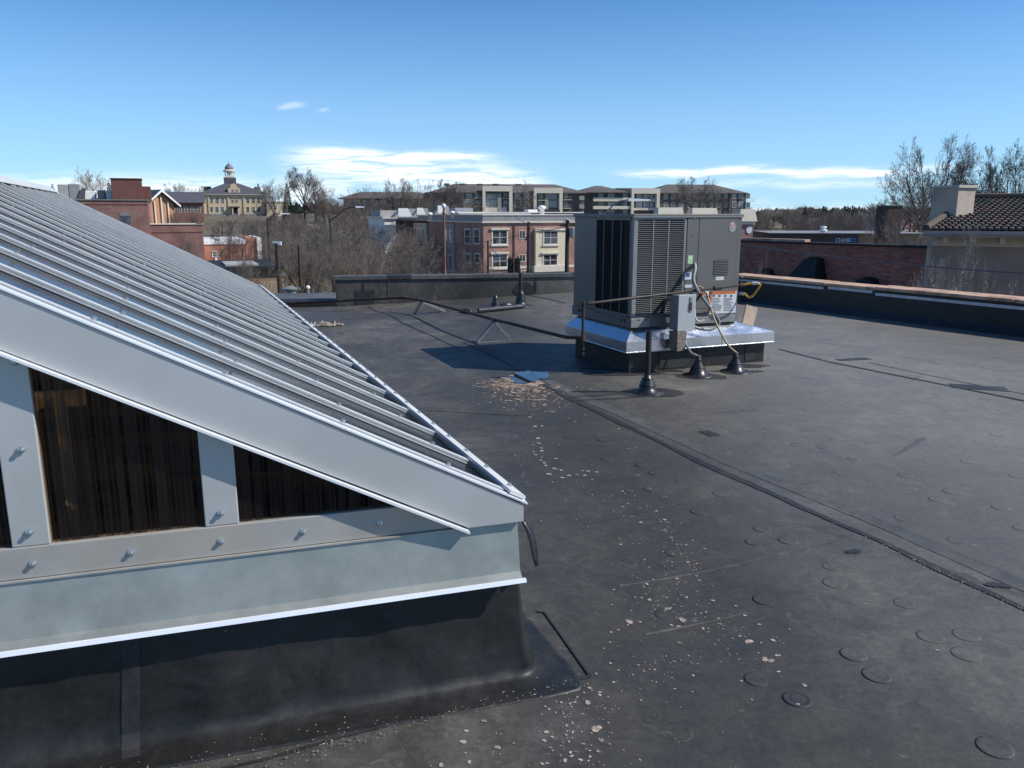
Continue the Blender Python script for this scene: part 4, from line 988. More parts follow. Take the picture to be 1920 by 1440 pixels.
def strip(name, m, pts, w, z, kind='structure'):
    q = MB(); P = [Vector(p) for p in pts]; d = (P[1]-P[0]).normalized(); s_ = Vector((-d.y, d.x))*w/2
    q.prism([(*(P[0]-s_), z-.3), (*(P[1]-s_), z-.3), (*(P[1]+s_), z-.3), (*(P[0]+s_), z-.3)], (0, 0, .3)); return q.build(name, m, kind=kind)
UD = Vector((cos(radians(23)), sin(radians(23))))
c0 = Vector((0, 62)); strip('road', M_ASPH, [c0-UD*160, c0+UD*55], 14, GZ+.02)
for s_, nm in ((8.6, 'pavement'), (-8.6, 'pavement')):
    n_ = Vector((-UD.y, UD.x))*s_; strip(nm, M_CONC, [c0+n_-UD*160, c0+n_+UD*55], 3, GZ+.15)
strip('yard', M_ASPH, [Vector((-70, 36)), Vector((40, 36))], 24, GZ+.015)

# ------------------------------------------------------------------ building helpers
def window(root, x0, x1, z0, z1, y, frame, glass=None, fw=.08, mull=1, trans=1, proud=.05, sill=None, lintel=None, name='window', hf=None):
    """window on a local plane y (facing -y): sunk pane, frame, glazing bars, sill"""
    glass = glass or M_GLASS
    q = MB(); q.box(x0, x1, y-.012, y-.004, z0, z1); w = q.build(name, glass, root)
    q = MB(); yo, yi = y-proud, y-.002
    q.box(x0-fw, x0, yo, yi, z0-fw, z1+fw); q.box(x1, x1+fw, yo, yi, z0-fw, z1+fw)
    q.box(x0, x1, yo, yi, z1, z1+fw); q.box(x0, x1, yo, yi, z0-fw, z0)
    for i in range(1, mull+1):
        x = x0+(x1-x0)*i/(mull+1); q.box(x-.03, x+.03, yo+.02, y-.013, z0, z1)
    for i in range(1, trans+1):
        z = z0+(z1-z0)*i/(trans+1); q.box(x0, x1, yo+.023, y-.0135, z-.025, z+.025)
    q.build('frame', frame, w)
    if sill: q = MB(); q.box(x0-fw-.08, x1+fw+.08, y-proud-.10, y-.003, z0-fw-.14, z0-fw-.001); q.build('sill', sill, w)
    if lintel: q = MB(); q.box(x0-fw-.15, x1+fw+.15, y-proud-.18, y-.003, z1+fw+.001, z1+fw+.20); q.build('lintel', lintel, w)
    return w
class Fac:
    """facade frame: local x along the front, y into the building; maps photo pixels to local coordinates"""
    def __init__(s, name, label, cat, px, D, deg, zbase, group=None):
        s.ang = radians(deg); s.P = at(px, 401, D); s.P.z = 0
        s.P.z = 0; s.u = Vector((cos(s.ang), sin(s.ang), 0)); s.v = Vector((-sin(s.ang), cos(s.ang), 0))
        s.r = thing(name, label, cat, tuple(s.P+Vector((0, 0, zbase))), rz=s.ang, group=group); s.zb = zbase
    def f(s, px, py, v=0):
        w = onplane(px, py, s.P+s.v*v, tuple(s.v)); d = w-s.P; return d.dot(s.u), w.z-s.zb
    def fs(s, px, py, u=0):
        w = onplane(px, py, s.P+s.u*u, tuple(s.u)); d = w-s.P; return d.dot(s.v), w.z-s.zb
    def box(s, x0, x1, y0, y1, z0, z1, name, m, par=None, bev=0, **k):
        q = MB(); q.box(x0, x1, y0, y1, z0, z1); return q.build(name, m, par or s.r, bev=bev, **k)
M_BRK = brickmat('row_brick', (.39, .175, .13), (.27, .125, .095), (.44, .40, .36))
M_BRKD = brickmat('row_brick_shade_dark', (.16, .062, .052), (.12, .05, .045), (.17, .13, .12))  # row brick again, with the shade of the left side put into its colour
M_STUC = pm('cream_stucco', (.66, .58, .43), (.60, .52, .38), 1.2, .9, 0, .1, 30, .003)
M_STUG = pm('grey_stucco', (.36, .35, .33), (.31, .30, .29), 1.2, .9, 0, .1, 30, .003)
M_TRIM = pm('cream_trim', (.66, .61, .52), (.58, .54, .46), 2, .7, 0, 0)
M_COR = pm('grey_cornice', (.26, .26, .26), (.21, .21, .215), 1.5, .6, 0, 0)
M_WHT = pm('white_paint', (.78, .77, .74), (.70, .69, .66), 1.5, .7, 0, 0)
M_ROOFG = pm('grey_flat_roof', (.26, .27, .29), (.21, .22, .235), .8, .8, 0, 0)

# --- brick row houses across the street (corner at px 905), two storeys in view
B = Fac('row_house', 'brick row house block with cream framed windows and a pale stucco bay, across the street', 'row houses', 906, 98, 23, GZ)
def zr(fac, px, py, v=0): return fac.f(px, py, v)[1]
zt = zr(B, 906, 418); xe = B.f(1070, 418)[0]+2.5
zt2 = zt+.9
B.box(0, xe, 0, 22, 0, zt, 'wall', M_BRK)
B.box(-.25, xe+.3, -.25, 22, zt+.002, zt+.18, 'cornice', M_TRIM); B.box(-.1, xe+.1, -.1, 21.9, zt+.182, zt2, 'parapet', M_COR)
B.box(-.2, xe+.2, -.2, 22, zt2+.002, zt2+.09, 'parapet_cap', M_WHT)
xa, xb = B.f(961, 440)[0], B.f(999, 440)[0]
B.box(xa+.1, xa+.3, -.10, -.002, 0, zt-.2, 'downpipe', M_BRKD)
for (px0, py0, px1, py1) in ((924, 433, 950, 457), (924, 478, 950, 501)):
    a, b = B.f(px0, py1), B.f(px1, py0); window(B.r, a[0], b[0], a[1], b[1], 0, M_TRIM, fw=.16, sill=M_TRIM, lintel=M_TRIM)
for (px0, py0, px1, py1) in ((974, 433, 984, 447), (974, 478, 984, 490)):
    a, b = B.f(px0, py1), B.f(px1, py0); window(B.r, a[0], b[0], a[1], b[1], 0, M_TRIM, fw=.07, trans=0)
x0, x1 = B.f(1001, 440)[0], B.f(1057, 440)[0]; zb_ = zr(B, 1000, 498)
st_ = B.box(x0, x1, -.55, -.003, zb_, zt-.75, 'stucco_bay', M_STUC)
B.box(x0-.3, x1+.3, -.9, -.004, zb_-.75, zb_-.002, 'bay_base', M_TRIM); B.box(x0-.15, x1+.15, -.7, -.56, zt-.95, zt-.70, 'bay_trim', M_TRIM)
for (px0, py0, px1, py1) in ((1020, 434, 1045, 457), (1019, 478, 1044, 497)):
    a, b = B.f(px0, py1, -.55), B.f(px1, py0, -.55); window(B.r, a[0], b[0], a[1], b[1], -.553, M_TRIM, fw=.16, lintel=M_TRIM, sill=M_TRIM)
B.box(.5, xe-.5, -.02, -.004, 2.6, 2.9, 'belt_course', M_TRIM)
a, b = B.f(978, 516), B.f(988, 508); 
window(B.r, a[0], b[0], a[1]-1.2, b[1], 0, M_TRIM, fw=.08)
# left face of the same block (in shade), as its own terrace stepping back
def side(fac, u=-.003): 
    return lambda px, py: fac.fs(px, py, u)
sd = side(B)
def swin(px0, py0, px1, py1, frame, root, u=0, fw=.12, trans=0, mull=0):
    a, b = B.fs(px1, py1, u), B.fs(px0, py0, u); y0, y1 = min(a[0], b[0]), max(a[0], b[0]); z0, z1 = a[1], B.fs((px0+px1)/2, py0, u)[1]
    q = MB(); q.box(u-.012, u-.004, y0, y1, z0, z1); w = q.build('window', M_GLASS, root)
    q = MB(); q.box(u-.06, u-.002, y0-fw, y0, z0-fw, z1+fw); q.box(u-.06, u-.002, y1, y1+fw, z0-fw, z1+fw); q.box(u-.06, u-.002, y0, y1, z1, z1+fw); q.box(u-.06, u-.002, y0, y1, z0-fw, z0)
    q.box(u-.04, u-.013, y0, y1, (z0+z1)/2-.03, (z0+z1)/2+.03); q.build('frame', frame, w)
q = MB(); q.box(-.004, -.001, .0, 22, 0, zt); 
for (px0, py0, px1, py1) in ((889, 431, 899, 456), (872, 431, 882, 456), (891, 477, 900, 492), (873, 477, 882, 492)):
    swin(px0, py0, px1, py1, M_TRIM, B.r, 0, fw=.18)
Bl = Fac('row_house', 'shaded end terrace of the row houses with brick coloured darker for shade and grey stucco bays', 'row houses', 864, 107, 23, GZ)
y1_ = 42; ztl = zr(Bl, 864, 416)
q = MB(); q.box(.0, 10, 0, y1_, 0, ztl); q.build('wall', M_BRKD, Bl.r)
q = MB(); q.box(-.3, 10, -.2, y1_+.2, ztl+.002, ztl+1.0); q.build('parapet', M_COR, Bl.r)
q = MB(); q.box(-.35, 10, -.25, y1_+.3, ztl+1.002, ztl+1.08); q.build('parapet_cap', M_TRIM, Bl.r)
for (ya, yb) in ((1, 5.5), (13, 20), (30, 36)):
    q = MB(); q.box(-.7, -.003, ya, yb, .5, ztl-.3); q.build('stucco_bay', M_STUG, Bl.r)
for yy, u in ((2, -.7), (3.7, -.7), (8, 0), (10.5, 0), (14.3, -.7), (16.3, -.7), (18.3, -.7), (23, 0), (26, 0), (31.3, -.7), (33.6, -.7)):
    for z0 in (ztl-3.1, ztl-6.4):
        q = MB(); q.box(u-.012, u-.004, yy, yy+.85, z0, z0+1.9); w = q.build('window', M_GLASS, Bl.r)
        q = MB(); q.box(u-.05, u-.002, yy-.12, yy, z0-.1, z0+2); q.box(u-.05, u-.002, yy+.85, yy+.97, z0-.1, z0+2); q.box(u-.05, u-.002, yy, yy+.85, z0+1.9, z0+2.05); q.box(u-.05, u-.002, yy, yy+.85, z0-.12, z0); q.build('frame', M_TRIM, w)
# roof hoods (white sloped caps) and round vents on the terrace
def hood(px, py0, py1, w, D, label, m=M_WHT, deg=23):
    p = at(px, py1, D); t = thing('roof_hood', label, 'roof hood', tuple(p), rz=radians(deg)); h = (py1-py0)*D/F
    q = MB(); q.prism([(-w*.9, 0, 0), (w*.9, 0, 0), (w*.75, 0, h), (-w*.2, 0, h)], (0, w*.9, 0)); q.build('body', M_STUG, t)
    q = MB(); q.prism([(-w*.5, -.03, .1*h), (w*.5, -.03, .1*h), (w*.2, -.03, h*1.05), (-w*.5, -.03, h*1.05)], (0, .026, 0)); q.build('sloped_cap', m, t); return t
hood(790, 391, 404, 1.2, 108, 'left white-faced sloping roof hood on the shaded terrace'); hood(829, 387, 402, 1.2, 108, 'right white-faced sloping roof hood beside the tall rusty pole')
hood(760, 392, 408, 2.0, 116, 'wide grey roof hood behind the bare trees')
def rvent(px, py0, py1, D, r, label, m=M_WHT):
    p = at(px, py1, D); t = thing('roof_vent', label, 'roof vent', tuple(p)); h = (py1-py0)*D/F
    q = MB(); q.lathe((0, 0, 0), [(r*.6, -.3), (r*.6, h*.45), (r*.75, h*.47), (r, h*.6), (r*.95, h*.8), (r*.5, h), (.02, h*1.02)], 16); q.build('cap', m, t, smooth=True)
rvent(806, 399, 408, 104, .35, 'small white domed vent between the two sloping hoods'); rvent(848, 396, 405, 104, .35, 'small white domed vent right of the rusty pole')
rvent(1016, 386, 398, 108, .55, 'white domed roof vent on a dark base above the row houses', m=M_WHT)
q = MB(); p = at(1014, 401, 106); 
Bk = Fac('flat_roof_block', 'low grey flat roofed block behind the brick row houses', 'building', 860, 122, 23, GZ)
zz_ = Bk.f(900, 399)[1]; xx_ = Bk.f(1090, 399)[0]
Bk.box(0, xx_, 0, 16, 0, zz_, 'wall', M_STUG); Bk.box(-.3, xx_+.3, -.3, 16.3, zz_+.002, zz_+.12, 'roof_edge', M_WHT)
a = Bk.f(1010, 399)[0]; Bk.box(a, a+4.2, 1, 5, zz_+.13, zz_+.55, 'roof_box', M_DARK); a = Bk.f(993, 397)[0]; Bk.box(a, a+1.6, .5, 2, zz_+.13, zz_+.5, 'roof_box', M_WHT)
Bk.box(Bk.f(870, 399)[0], Bk.f(904, 399)[0], 4, 12, zz_+.13, zz_+.75, 'roof_box', M_ROOFG)

# --- white sided house behind the trees
Hs = Fac('house', 'small white walled house half hidden behind bare trees', 'house', 720, 118, 23, GZ)
a, b = Hs.f(720, 436), Hs.f(741, 410); Hs.box(0, b[0], 0, 10, 0, b[1], 'wall', M_WHT); Hs.box(-.3, b[0]+.3, -.3, 10.3, b[1]+.002, b[1]+.3, 'roof_edge', M_TRIM)
Hs.box(.2, b[0]+3, 3, 9, b[1]+.31, b[1]+1.2, 'roof_box', M_STUG)
q = MB()

# --- long apartment building on the rise
D = 292; A = Fac('apartment_building', 'long four storey apartment building with cream frames under a dark hipped roof', 'apartments', 790, D, 10, -8)
M_APD = pm('apartment_dark_siding', (.125, .115, .108), (.095, .088, .084), .3, .85, 0, 0)
M_APB = brickmat('apartment_brick', (.20, .14, .10), (.15, .11, .09), (.22, .19, .17))
M_APT = pm('apartment_tan_brick', (.48, .34, .19), (.42, .29, .16), .5, .85, 0, 0)
M_APC = pm('apartment_cream', (.74, .66, .53), (.68, .60, .48), .3, .85, 0, 0)
M_APG = pm('apartment_sage', (.34, .34, .28), (.30, .30, .25), .3, .85, 0, 0)
M_SHIN = pm('brown_shingles', (.115, .100, .092), (.085, .076, .072), 1.5, .9, 0, 0, c3=(.13, .11, .1), sc3=.1)
def ax(px, v=0): return A.f(px, 380, v)[0]
def azz(py, v=0): return A.f(1000, py, v)[1]
zE = azz(361)
A.box(ax(800), ax(1095), 0, 18, 0, zE, 'wall', M_APD)
A.box(ax(1096), ax(1412), 6, 24, 0, zE+.3, 'wall', M_APD)
def hip(x0, x1, y0, y1, z, h, m, ov=1.4, name='roof'):
    x0 -= ov; x1 += ov; y0 -= ov; y1 += ov; d = min(x1-x0, y1-y0)/2*.96
    q = MB(); q.add([(x0, y0, z), (x1, y0, z), (x1, y1, z), (x0, y1, z), (x0+d, (y0+y1)/2-.1, z+h), (x1-d, (y0+y1)/2-.1, z+h), (x1-d, (y0+y1)/2+.1, z+h), (x0+d, (y0+y1)/2+.1, z+h),
                     (x0, y0, z-.35), (x1, y0, z-.35), (x1, y1, z-.35), (x0, y1, z-.35)],
                    [(0, 1, 5, 4), (1, 2, 6, 5), (2, 3, 7, 6), (3, 0, 4, 7), (4, 5, 6, 7), (8, 9, 1, 0), (9, 10, 2, 1), (10, 11, 3, 2), (11, 8, 0, 3), (11, 10, 9, 8)])
    return q.build(name, m, A.r)
hip(ax(812), ax(1092), 0, 18, zE+.02, azz(345)-zE+.2, M_SHIN); hip(ax(1097), ax(1178), 5, 20, zE+.4, azz(348)-zE+.1, M_SHIN); hip(ax(1235), ax(1406), 6, 24, zE+.33, azz(344)-zE+.2, M_SHIN); A.box(ax(1170), ax(1245), 8, 20, zE+.34, zE+2.0, 'roof_ridge', M_SHIN)
for px in (838, 868, 901, 932, 975): A.box(ax(px), ax(px+9), 7, 9, zE+2.4, zE+3.3, 'roof_unit', M_SHIN)
wc = [0]
def awin(px0, py0, px1, py1, v, fr=M_WHT, mull=1, gl=None):
    a, b = A.f(px0, py1, v), A.f(px1, py0, v); wc[0] += 1
    window(A.r, a[0], b[0], a[1], b[1], v, fr, gl or M_GLASS2, fw=.12, mull=mull, trans=1, proud=.10)
def balc(px0, px1, py, v, m=M_TRIM):
    a, b = ax(px0, v), ax(px1, v); z = A.f(1000, py, v)[1]
    A.box(a, b, v-1.4, v-.002, z-.2, z, 'balcony_slab', m)
    q = MB(); q.box(a, b, v-1.4, v-1.35, z+1.0, z+1.08)
    n = int((b-a)/.35)
    for i in range(n+1): x = a+(b-a-.03)*i/n; q.box(x, x+.03, v-1.39, v-1.36, z, z+1.0)
    q.build('balcony_rail', M_COR, A.r)
def cframe(px0, px1, pyt, pyb, v, m, panels):
    """cream portal frame standing proud of the dark wall"""
    a, b = ax(px0, v), ax(px1, v); t, bt = azz(pyt, v), azz(pyb, v)
    A.box(a, b, v, -.002 if v < 0 else v+2, azz(pyt+10, v), t, 'frame_head', m)
    A.box(a, a+1.0, v, v+1.9, bt-9, azz(pyt+10, v)-.003, 'frame_post', m)
    A.box(b-1.2, b, v, v+1.9, bt-9, azz(pyt+10, v)-.003, 'frame_post', m)
cframe(905, 961, 349, 395, -2, M_APC, 0); cframe(1001, 1055, 352, 400, -2, M_APC, 0); cframe(1184, 1237, 352, 395, 4, M_APC, 0)
A.box(ax(933, -1), ax(940, -1), -1.2, -.01, 0, azz(359, -1), 'pier', M_APG); A.box(ax(1022, -1), ax(1028, -1), -1.2, -.01, 0, azz(362, -1), 'pier', M_APG); A.box(ax(1049, -1), ax(1055, -1), -1.0, -.012, 0, azz(362, -1), 'pier', M_APG)
A.box(ax(906, -1), ax(950, -1), -1.15, -.011, azz(397, -1), azz(389, -1), 'spandrel', M_APC)
for py in (360, 375, 391):
    awin(911, py, 921, py+12, -.012); awin(923, py, 932, py+12, -.012); awin(1029, py+2, 1037, py+13, -.012); awin(1039, py+2, 1047, py+13, -.012)
    balc(942, 955, py+12, 0); awin(944, py+1, 952, py+9, -.01, M_COR)
    balc(1008, 1021, py+15, 0); awin(1010, py+4, 1018, py+12, -.01, M_COR)
A.box(ax(868, 0), ax(890, 0), -.6, -.003, 0, azz(372, 0), 'tan_wall', M_APT)
awin(875, 359, 884, 370, 0); awin(875, 375, 884, 386, -.6); awin(875, 392, 884, 400, -.6)
for py in (371, 387): balc(889, 904, py, 0)
for py in (360, 376, 391): awin(891, py, 898, py+9, -.005, M_COR); 
for px in (966, 983): 
    for py in (362, 378): awin(px, py, px+9, py+11, -.005, M_APC)
for py in (370, 386):
    balc(1056, 1070, py+4, 0); awin(1058, py-7, 1064, py+1, -.005, M_COR)
    A.box(ax(1085), ax(1094), -1.2, -.004, azz(py+5), azz(py-3), 'balcony_panel', M_APG)
for px, w in ((1122, 9), (1140, 12), (1168, 8)):
    for py in (360, 376, 391): awin(px, py+3, px+w, py+12, 6, M_COR)
A.box(ax(1112, 5), ax(1182, 5), 4.4, 5.99, azz(377, 5), azz(370, 5), 'balcony_band', M_APC); A.box(ax(1112, 5), ax(1182, 5), 4.4, 5.99, azz(392, 5), azz(386, 5), 'balcony_band', M_APC)
A.box(ax(1186, 5), ax(1234, 5), 5.0, 5.99, azz(377, 5), azz(373, 5), 'spandrel', M_APC); A.box(ax(1186, 5), ax(1234, 5), 5.0, 5.99, azz(394, 5), azz(390, 5), 'spandrel', M_APC)
for px in (1194, 1207, 1219):
    for py in (362, 379): awin(px, py, px+9, py+10, 5.99)
for px in range(1245, 1370, 14):
    for py in (364, 380, 396): awin(px, py, px+7, py+9, 6, M_APC)
A.box(ax(1368, 5), ax(1381, 5), 5.2, 5.99, 0, azz(362, 5), 'brick_bay', M_APB)
for py in (362, 379, 394): awin(1385, py, 1393, py+10, 5.99); awin(1373, py, 1380, py+10, 5.19); balc(1397, 1413, py+14, 6); awin(1399, py+1, 1406, py+10, 5.985)
A2 = Fac('apartment_building', 'low dark wing of the apartments half hidden by bare trees on the left', 'apartments', 636, 330, 12, -8)
q = MB(); z2 = A2.f(700, 372)[1]; x2 = A2.f(780, 372)[0]; A2.box(2, x2+8, 0, 16, 0, z2, 'wall', M_APD)
z3 = A2.f(700, 359)[1]; q = MB(); q.add([(0, -2, z2), (x2+10, -2, z2), (x2+10, 18, z2), (0, 18, z2), (9, 7, z3), (x2+2, 7, z3), (x2+2, 9, z3), (9, 9, z3)], [(0, 1, 5, 4), (1, 2, 6, 5), (2, 3, 7, 6), (3, 0, 4, 7), (4, 5, 6, 7)]); q.build('roof', M_SHIN, A2.r)
for px in range(650, 780, 16):
    for py in (376, 392):
        a, b = A2.f(px, py+9), A2.f(px+7, py); window(A2.r, a[0], b[0], a[1], b[1], 0, M_TRIM, M_GLASS2, fw=.12, proud=.1)
a, b = A2.f(668, 366), A2.f(684, 361)

# --- old school with a cupola
S1 = Fac('school', 'old buff brick school with a slate hipped roof and a domed cupola', 'school', 382, 332, 20, -2)
M_BUFF = pm('buff_brick', (.57, .46, .30), (.50, .40, .26), .4, .9, 0, 0)
M_SLATE = pm('slate_roof', (.085, .085, .10), (.065, .066, .078), 1.2, .8, 0, 0)
M_STONE = pm('grey_stone', (.22, .205, .19), (.16, .15, .14), .8, .9, 0, 0)
def sx(px, v=0): return S1.f(px, 380, v)[0]
def sz(py, v=0): return S1.f(440, py, v)[1]
x1s = sx(498); S1.box(0, x1s, 0, 22, sz(401), sz(365), 'wall', M_BUFF); S1.box(-.2, x1s+.2, -.25, 22.2, 0, sz(401)-.004, 'stone_base', M_STONE)
S1.box(-1.0, x1s+1.0, -1.0, 23, sz(365)+.003, sz(362.5), 'cornice', M_TRIM)
S1.box(-.5, sx(383.5), -.5, -.004, sz(401), sz(365), 'corner_pier', M_BUFF); 
xm = sx(438); hw = sx(448)-xm; zr0, zr1 = sz(362.4), sz(342)
q = MB(); q.add([(-1.2, -1.2, zr0), (x1s+1.2, -1.2, zr0), (x1s+1.2, 23.2, zr0), (-1.2, 23.2, zr0), (xm-hw*1.2, 9, zr1), (xm+hw*1.2, 9, zr1), (xm+hw*1.2, 13, zr1), (xm-hw*1.2, 13, zr1)], [(0, 1, 5, 4), (1, 2, 6, 5), (2, 3, 7, 6), (3, 0, 4, 7), (4, 5, 6, 7)])
rf = q.build('roof', M_SLATE, S1.r)
for (a, b) in ((383, 398), (480, 492)): S1.box(sx(a, 6), sx(b, 6), 14, 18, zr0, sz(349, 6), 'roof_gable', M_SLATE)
S1.box(sx(487), sx(490), 9, 11, zr0, sz(344, 10), 'chimney', M_STONE)
cx, cw = sx(435), 2.1
S1.box(cx-2.4, cx+2.4, 8.6, 13.4, zr1-1.5, sz(333, 9), 'cupola_base', M_SLATE)
cz0, cz1 = sz(333, 9), sz(322, 9)
q = MB()
for k in range(8):
    a = 2*pi*k/8+.39; q.box(cx+1.75*cos(a)-.2, cx+1.75*cos(a)+.2, 11+1.75*sin(a)-.2, 11+1.75*sin(a)+.2, cz0, cz1)
q.box(cx-1.9, cx+1.9, 9.1, 12.9, cz0, cz0+.7); q.build('belfry_posts', M_TRIM, S1.r)
q = MB(); q.lathe((cx, 11, 0), [(1.0, cz0), (1.0, cz1)], 8); q.build('belfry_core', M_WHT, S1.r)
q = MB(); q.lathe((cx, 11, 0), [(2.4, cz1), (2.6, cz1+.4), (2.3, cz1+.5), (2.0, cz1+.9)], 12); q.build('belfry_eave', M_TRIM, S1.r)
h_ = sz(306, 9)-cz1-.9; z_ = cz1+.9; q = MB(); q.lathe((cx, 11, z_), [(1.7, 0), (1.75, h_*.25), (1.45, h_*.5), (.9, h_*.75), (.35, h_*.93), (.12, h_), (.06, h_+.9), (.01, h_+1.0)], 16); q.build('dome', pm('lead_dome', (.17, .17, .20), (.13, .13, .15), 1, .6), S1.r, smooth=True)
# dormer
dx0, dx1 = sx(429, 1), sx(451, 1); q = MB(); dz = sz(362, 0); 
q.prism([(dx0, -.6, dz), (dx1, -.6, dz), (dx1, -.6, dz+2.0), (dx1-.9, -.6, dz+2.2), (dx1-1.1, -.6, dz+3.2), ((dx0+dx1)/2, -.6, dz+3.9), (dx0+1.1, -.6, dz+3.2), (dx0+.9, -.6, dz+2.2), (dx0, -.6, dz+2.0)], (0, 6, 0)); q.build('dormer', M_BUFF, S1.r)
def swn(px0, py0, px1, py1, v=0): a, b = S1.f(px0, py1, v), S1.f(px1, py0, v); window(S1.r, a[0], b[0], a[1], b[1], v, M_TRIM, M_GLASS, fw=.10, mull=0, trans=1, proud=.09)
for px in (394.5, 405, 415, 462.5, 473, 483): swn(px, 370, px+4.6, 380.5); swn(px, 388, px+4.6, 398)
for px in (434.5, 442): swn(px, 355, px+4, 360, -.6); swn(px-.5, 374.5, px+4, 380)
for px in (396, 406, 416, 463, 473, 483): swn(px, 403, px+4, 407, -.25)
for px in (390, 427, 456, 494): S1.box(sx(px), sx(px)+.6, -.35, -.004, sz(401), sz(365), 'pilaster', M_BUFF)
S1.box(sx(429), sx(449), -1.9, -.004, sz(388.5), sz(387), 'porch_roof', M_SLATE); S1.box(sx(437), sx(445), -.03, -.005, sz(404), sz(389), 'doorway', M_DARK); S1.box(sx(434.5), sx(436), -1.6, -1.3, sz(404), sz(388.6), 'porch_post', M_TRIM); S1.box(sx(446), sx(447.2), -1.6, -1.3, sz(404), sz(388.6), 'porch_post', M_TRIM)
# school annex & long gabled wing & orange gable church
An = Fac('annex', 'small flat roofed buff annex right of the school', 'building', 498, 338, 20, -2)
An.box(.3, An.f(540, 380)[0], 0, 14, 0, An.f(520, 379)[1], 'wall', M_BUFF); An.box(.2, An.f(541, 380)[0], -.3, 14.3, An.f(520, 379)[1]+.003, An.f(520, 377)[1], 'roof_edge', M_WHT)
for px in (506, 514, 530): a, b = An.f(px, 393), An.f(px+4, 385); window(An.r, a[0], b[0], a[1], b[1], 0, M_TRIM, fw=.1, proud=.09)
Lw = Fac('school_wing', 'long low wing with a slate blue gabled roof left of the school', 'building', 300, 262, 20, -3)
M_RB = pm('distant_red_brick', (.24, .115, .085), (.19, .09, .07), .5, .9, 0, 0)
lx, lz0, lz1 = Lw.f(381, 380)[0], Lw.f(340, 380)[1], Lw.f(340, 366)[1]
Lw.box(0, lx, 0, 12, 0, lz0, 'wall', M_RB)
q = MB(); q.prism([(-.5, -1, lz0), (-.5, 13, lz0), (-.5, 6, lz1+1.2)], (lx+1, 0, 0)); q.build('roof', M_SLATE, Lw.r)
for px in (322, 334, 346, 358, 370): a, b = Lw.f(px, 398), Lw.f(px+5, 388); window(Lw.r, a[0], b[0], a[1], b[1], 0, M_TRIM, fw=.1, proud=.09)
Ch = Fac('gabled_hall', 'orange brick hall with a steep white edged gable facing right', 'building', 303, 205, 48, -3)
M_OB = pm('orange_brick_lit', (.46, .24, .13), (.40, .20, .105), .5, .9, 0, 0)
W_ = 6.6; e0 = Ch.f(305, 402)[1]
ez = at(300, 383, 212).z+3; az_ = at(300, 361, 212).z+3
q = MB(); q.prism([(-W_/2, 0, 0), (W_/2, 0, 0), (W_/2, 0, ez), (0, 0, az_), (-W_/2, 0, ez)], (0, 14, 0)); q.build('wall', M_OB, Ch.r)
for sg in (-1, 1):
    q = MB(); q.prism([(0, -1.2, az_+.05), (sg*(W_/2+1.2), -1.2, ez-.75), (sg*(W_/2+1.2), -1.2, ez-.35), (0, -1.2, az_+.55)], (0, 16, 0)); q.build('roof', M_SLATE, Ch.r)
    q = MB(); q.prism([(0, -1.25, az_+.0), (sg*(W_/2+1.25), -1.25, ez-.8), (sg*(W_/2+1.25), -1.25, ez-.3), (0, -1.25, az_+.6)], (0, .045, 0)); q.build('barge_board', M_WHT, Ch.r)
for k in range(-1, 2): q = MB(); q.box(k*1.7-.15, k*1.7+.15, -.4, -.003, 0, az_-abs(k)*1.0-1.3); q.build('buttress', M_TRIM, Ch.r)
# --- red brick commercial block, left
R1 = Fac('brick_building', 'large flat roofed red brick building at the left with a tall roof penthouse', 'building', 279, 92, 23, GZ)
M_RBK = brickmat('red_block_brick', (.27, .135, .115), (.22, .11, .095), (.26, .18, .16), bump=.3)
M_RBD = pm('penthouse_brown', (.145, .062, .050), (.125, .055, .045), .8, .9, 0, .1, 10, .01)
def rx1(px, v=0): return R1.f(px, 400, v)[0]
def rz1(py, v=0): return R1.f(250, py, v)[1]
q = MB(); R1.box(rx1(60), 0, 0, 16, 0, rz1(376), 'wall', M_RBK); R1.box(rx1(60)-.1, .12, -.12, 16, rz1(376)+.003, rz1(374), 'coping', M_STONE)
R1.box(rx1(60), -.01, -.05, -.003, rz1(384), rz1(382.4), 'band', M_RBD)
a, b = R1.f(226, 420), R1.f(244, 398.5); window(R1.r, a[0], b[0], a[1], b[1], 0, M_STONE, fw=.06, mull=0, trans=0, proud=.04)
q = MB(); q.box(a[0]+.02, b[0]-.02, -.035, -.014, b[1]-.35, b[1]-.01); q.build('blind', M_STONE, R1.r)
ph0, ph1 = rx1(214, 3), rx1(270, 3); R1.box(ph0, ph1, 2.4, 7, rz1(376)+.01, R1.f(240, 336, 3)[1], 'penthouse', M_RBD); R1.box(ph1+.003, ph1+.9, 4.5, 8, rz1(376)+.01, R1.f(240, 349, 4.5)[1], 'penthouse', M_RBD)
R1.box(ph0-.1, ph1+.1, 2.3, 7.1, R1.f(240, 336, 3)[1]+.003, R1.f(240, 334.5, 3)[1], 'penthouse_cap', M_RBD)
for (p0, p1, y0, y1, m) in ((113, 132, 346, 370, M_STUG), (133, 153, 345, 370, M_COR), (162, 182, 358, 371, M_WHT), (186, 200, 356, 371, M_COR), (202, 213, 357, 371, M_WHT)):
    R1.box(rx1(p0, 4), rx1(p1, 4), 4.2, 6.2, rz1(376)+.01, R1.f(150, y0, 4)[1], 'roof_unit', m, bev=.05)
q = MB(); x = rx1(156, 4); q.prism([(x-.5, 4, rz1(376)+.01), (x+.3, 4, rz1(376)+.01), (x+.5, 4, rz1(376)+1.4), (x+.1, 4, rz1(376)+1.4)], (0, 1.5, 0)); q.build('roof_hood', M_SLATE, R1.r)
R1.box(.003, rx1(379), 2.0, 5, 0, R1.f(340, 421, 2)[1], 'low_wing', M_RBK); R1.box(.005, rx1(379)+.1, 1.9, 5.1, R1.f(340, 421, 2)[1]+.003, R1.f(340, 419, 2)[1], 'wing_coping', M_TRIM)
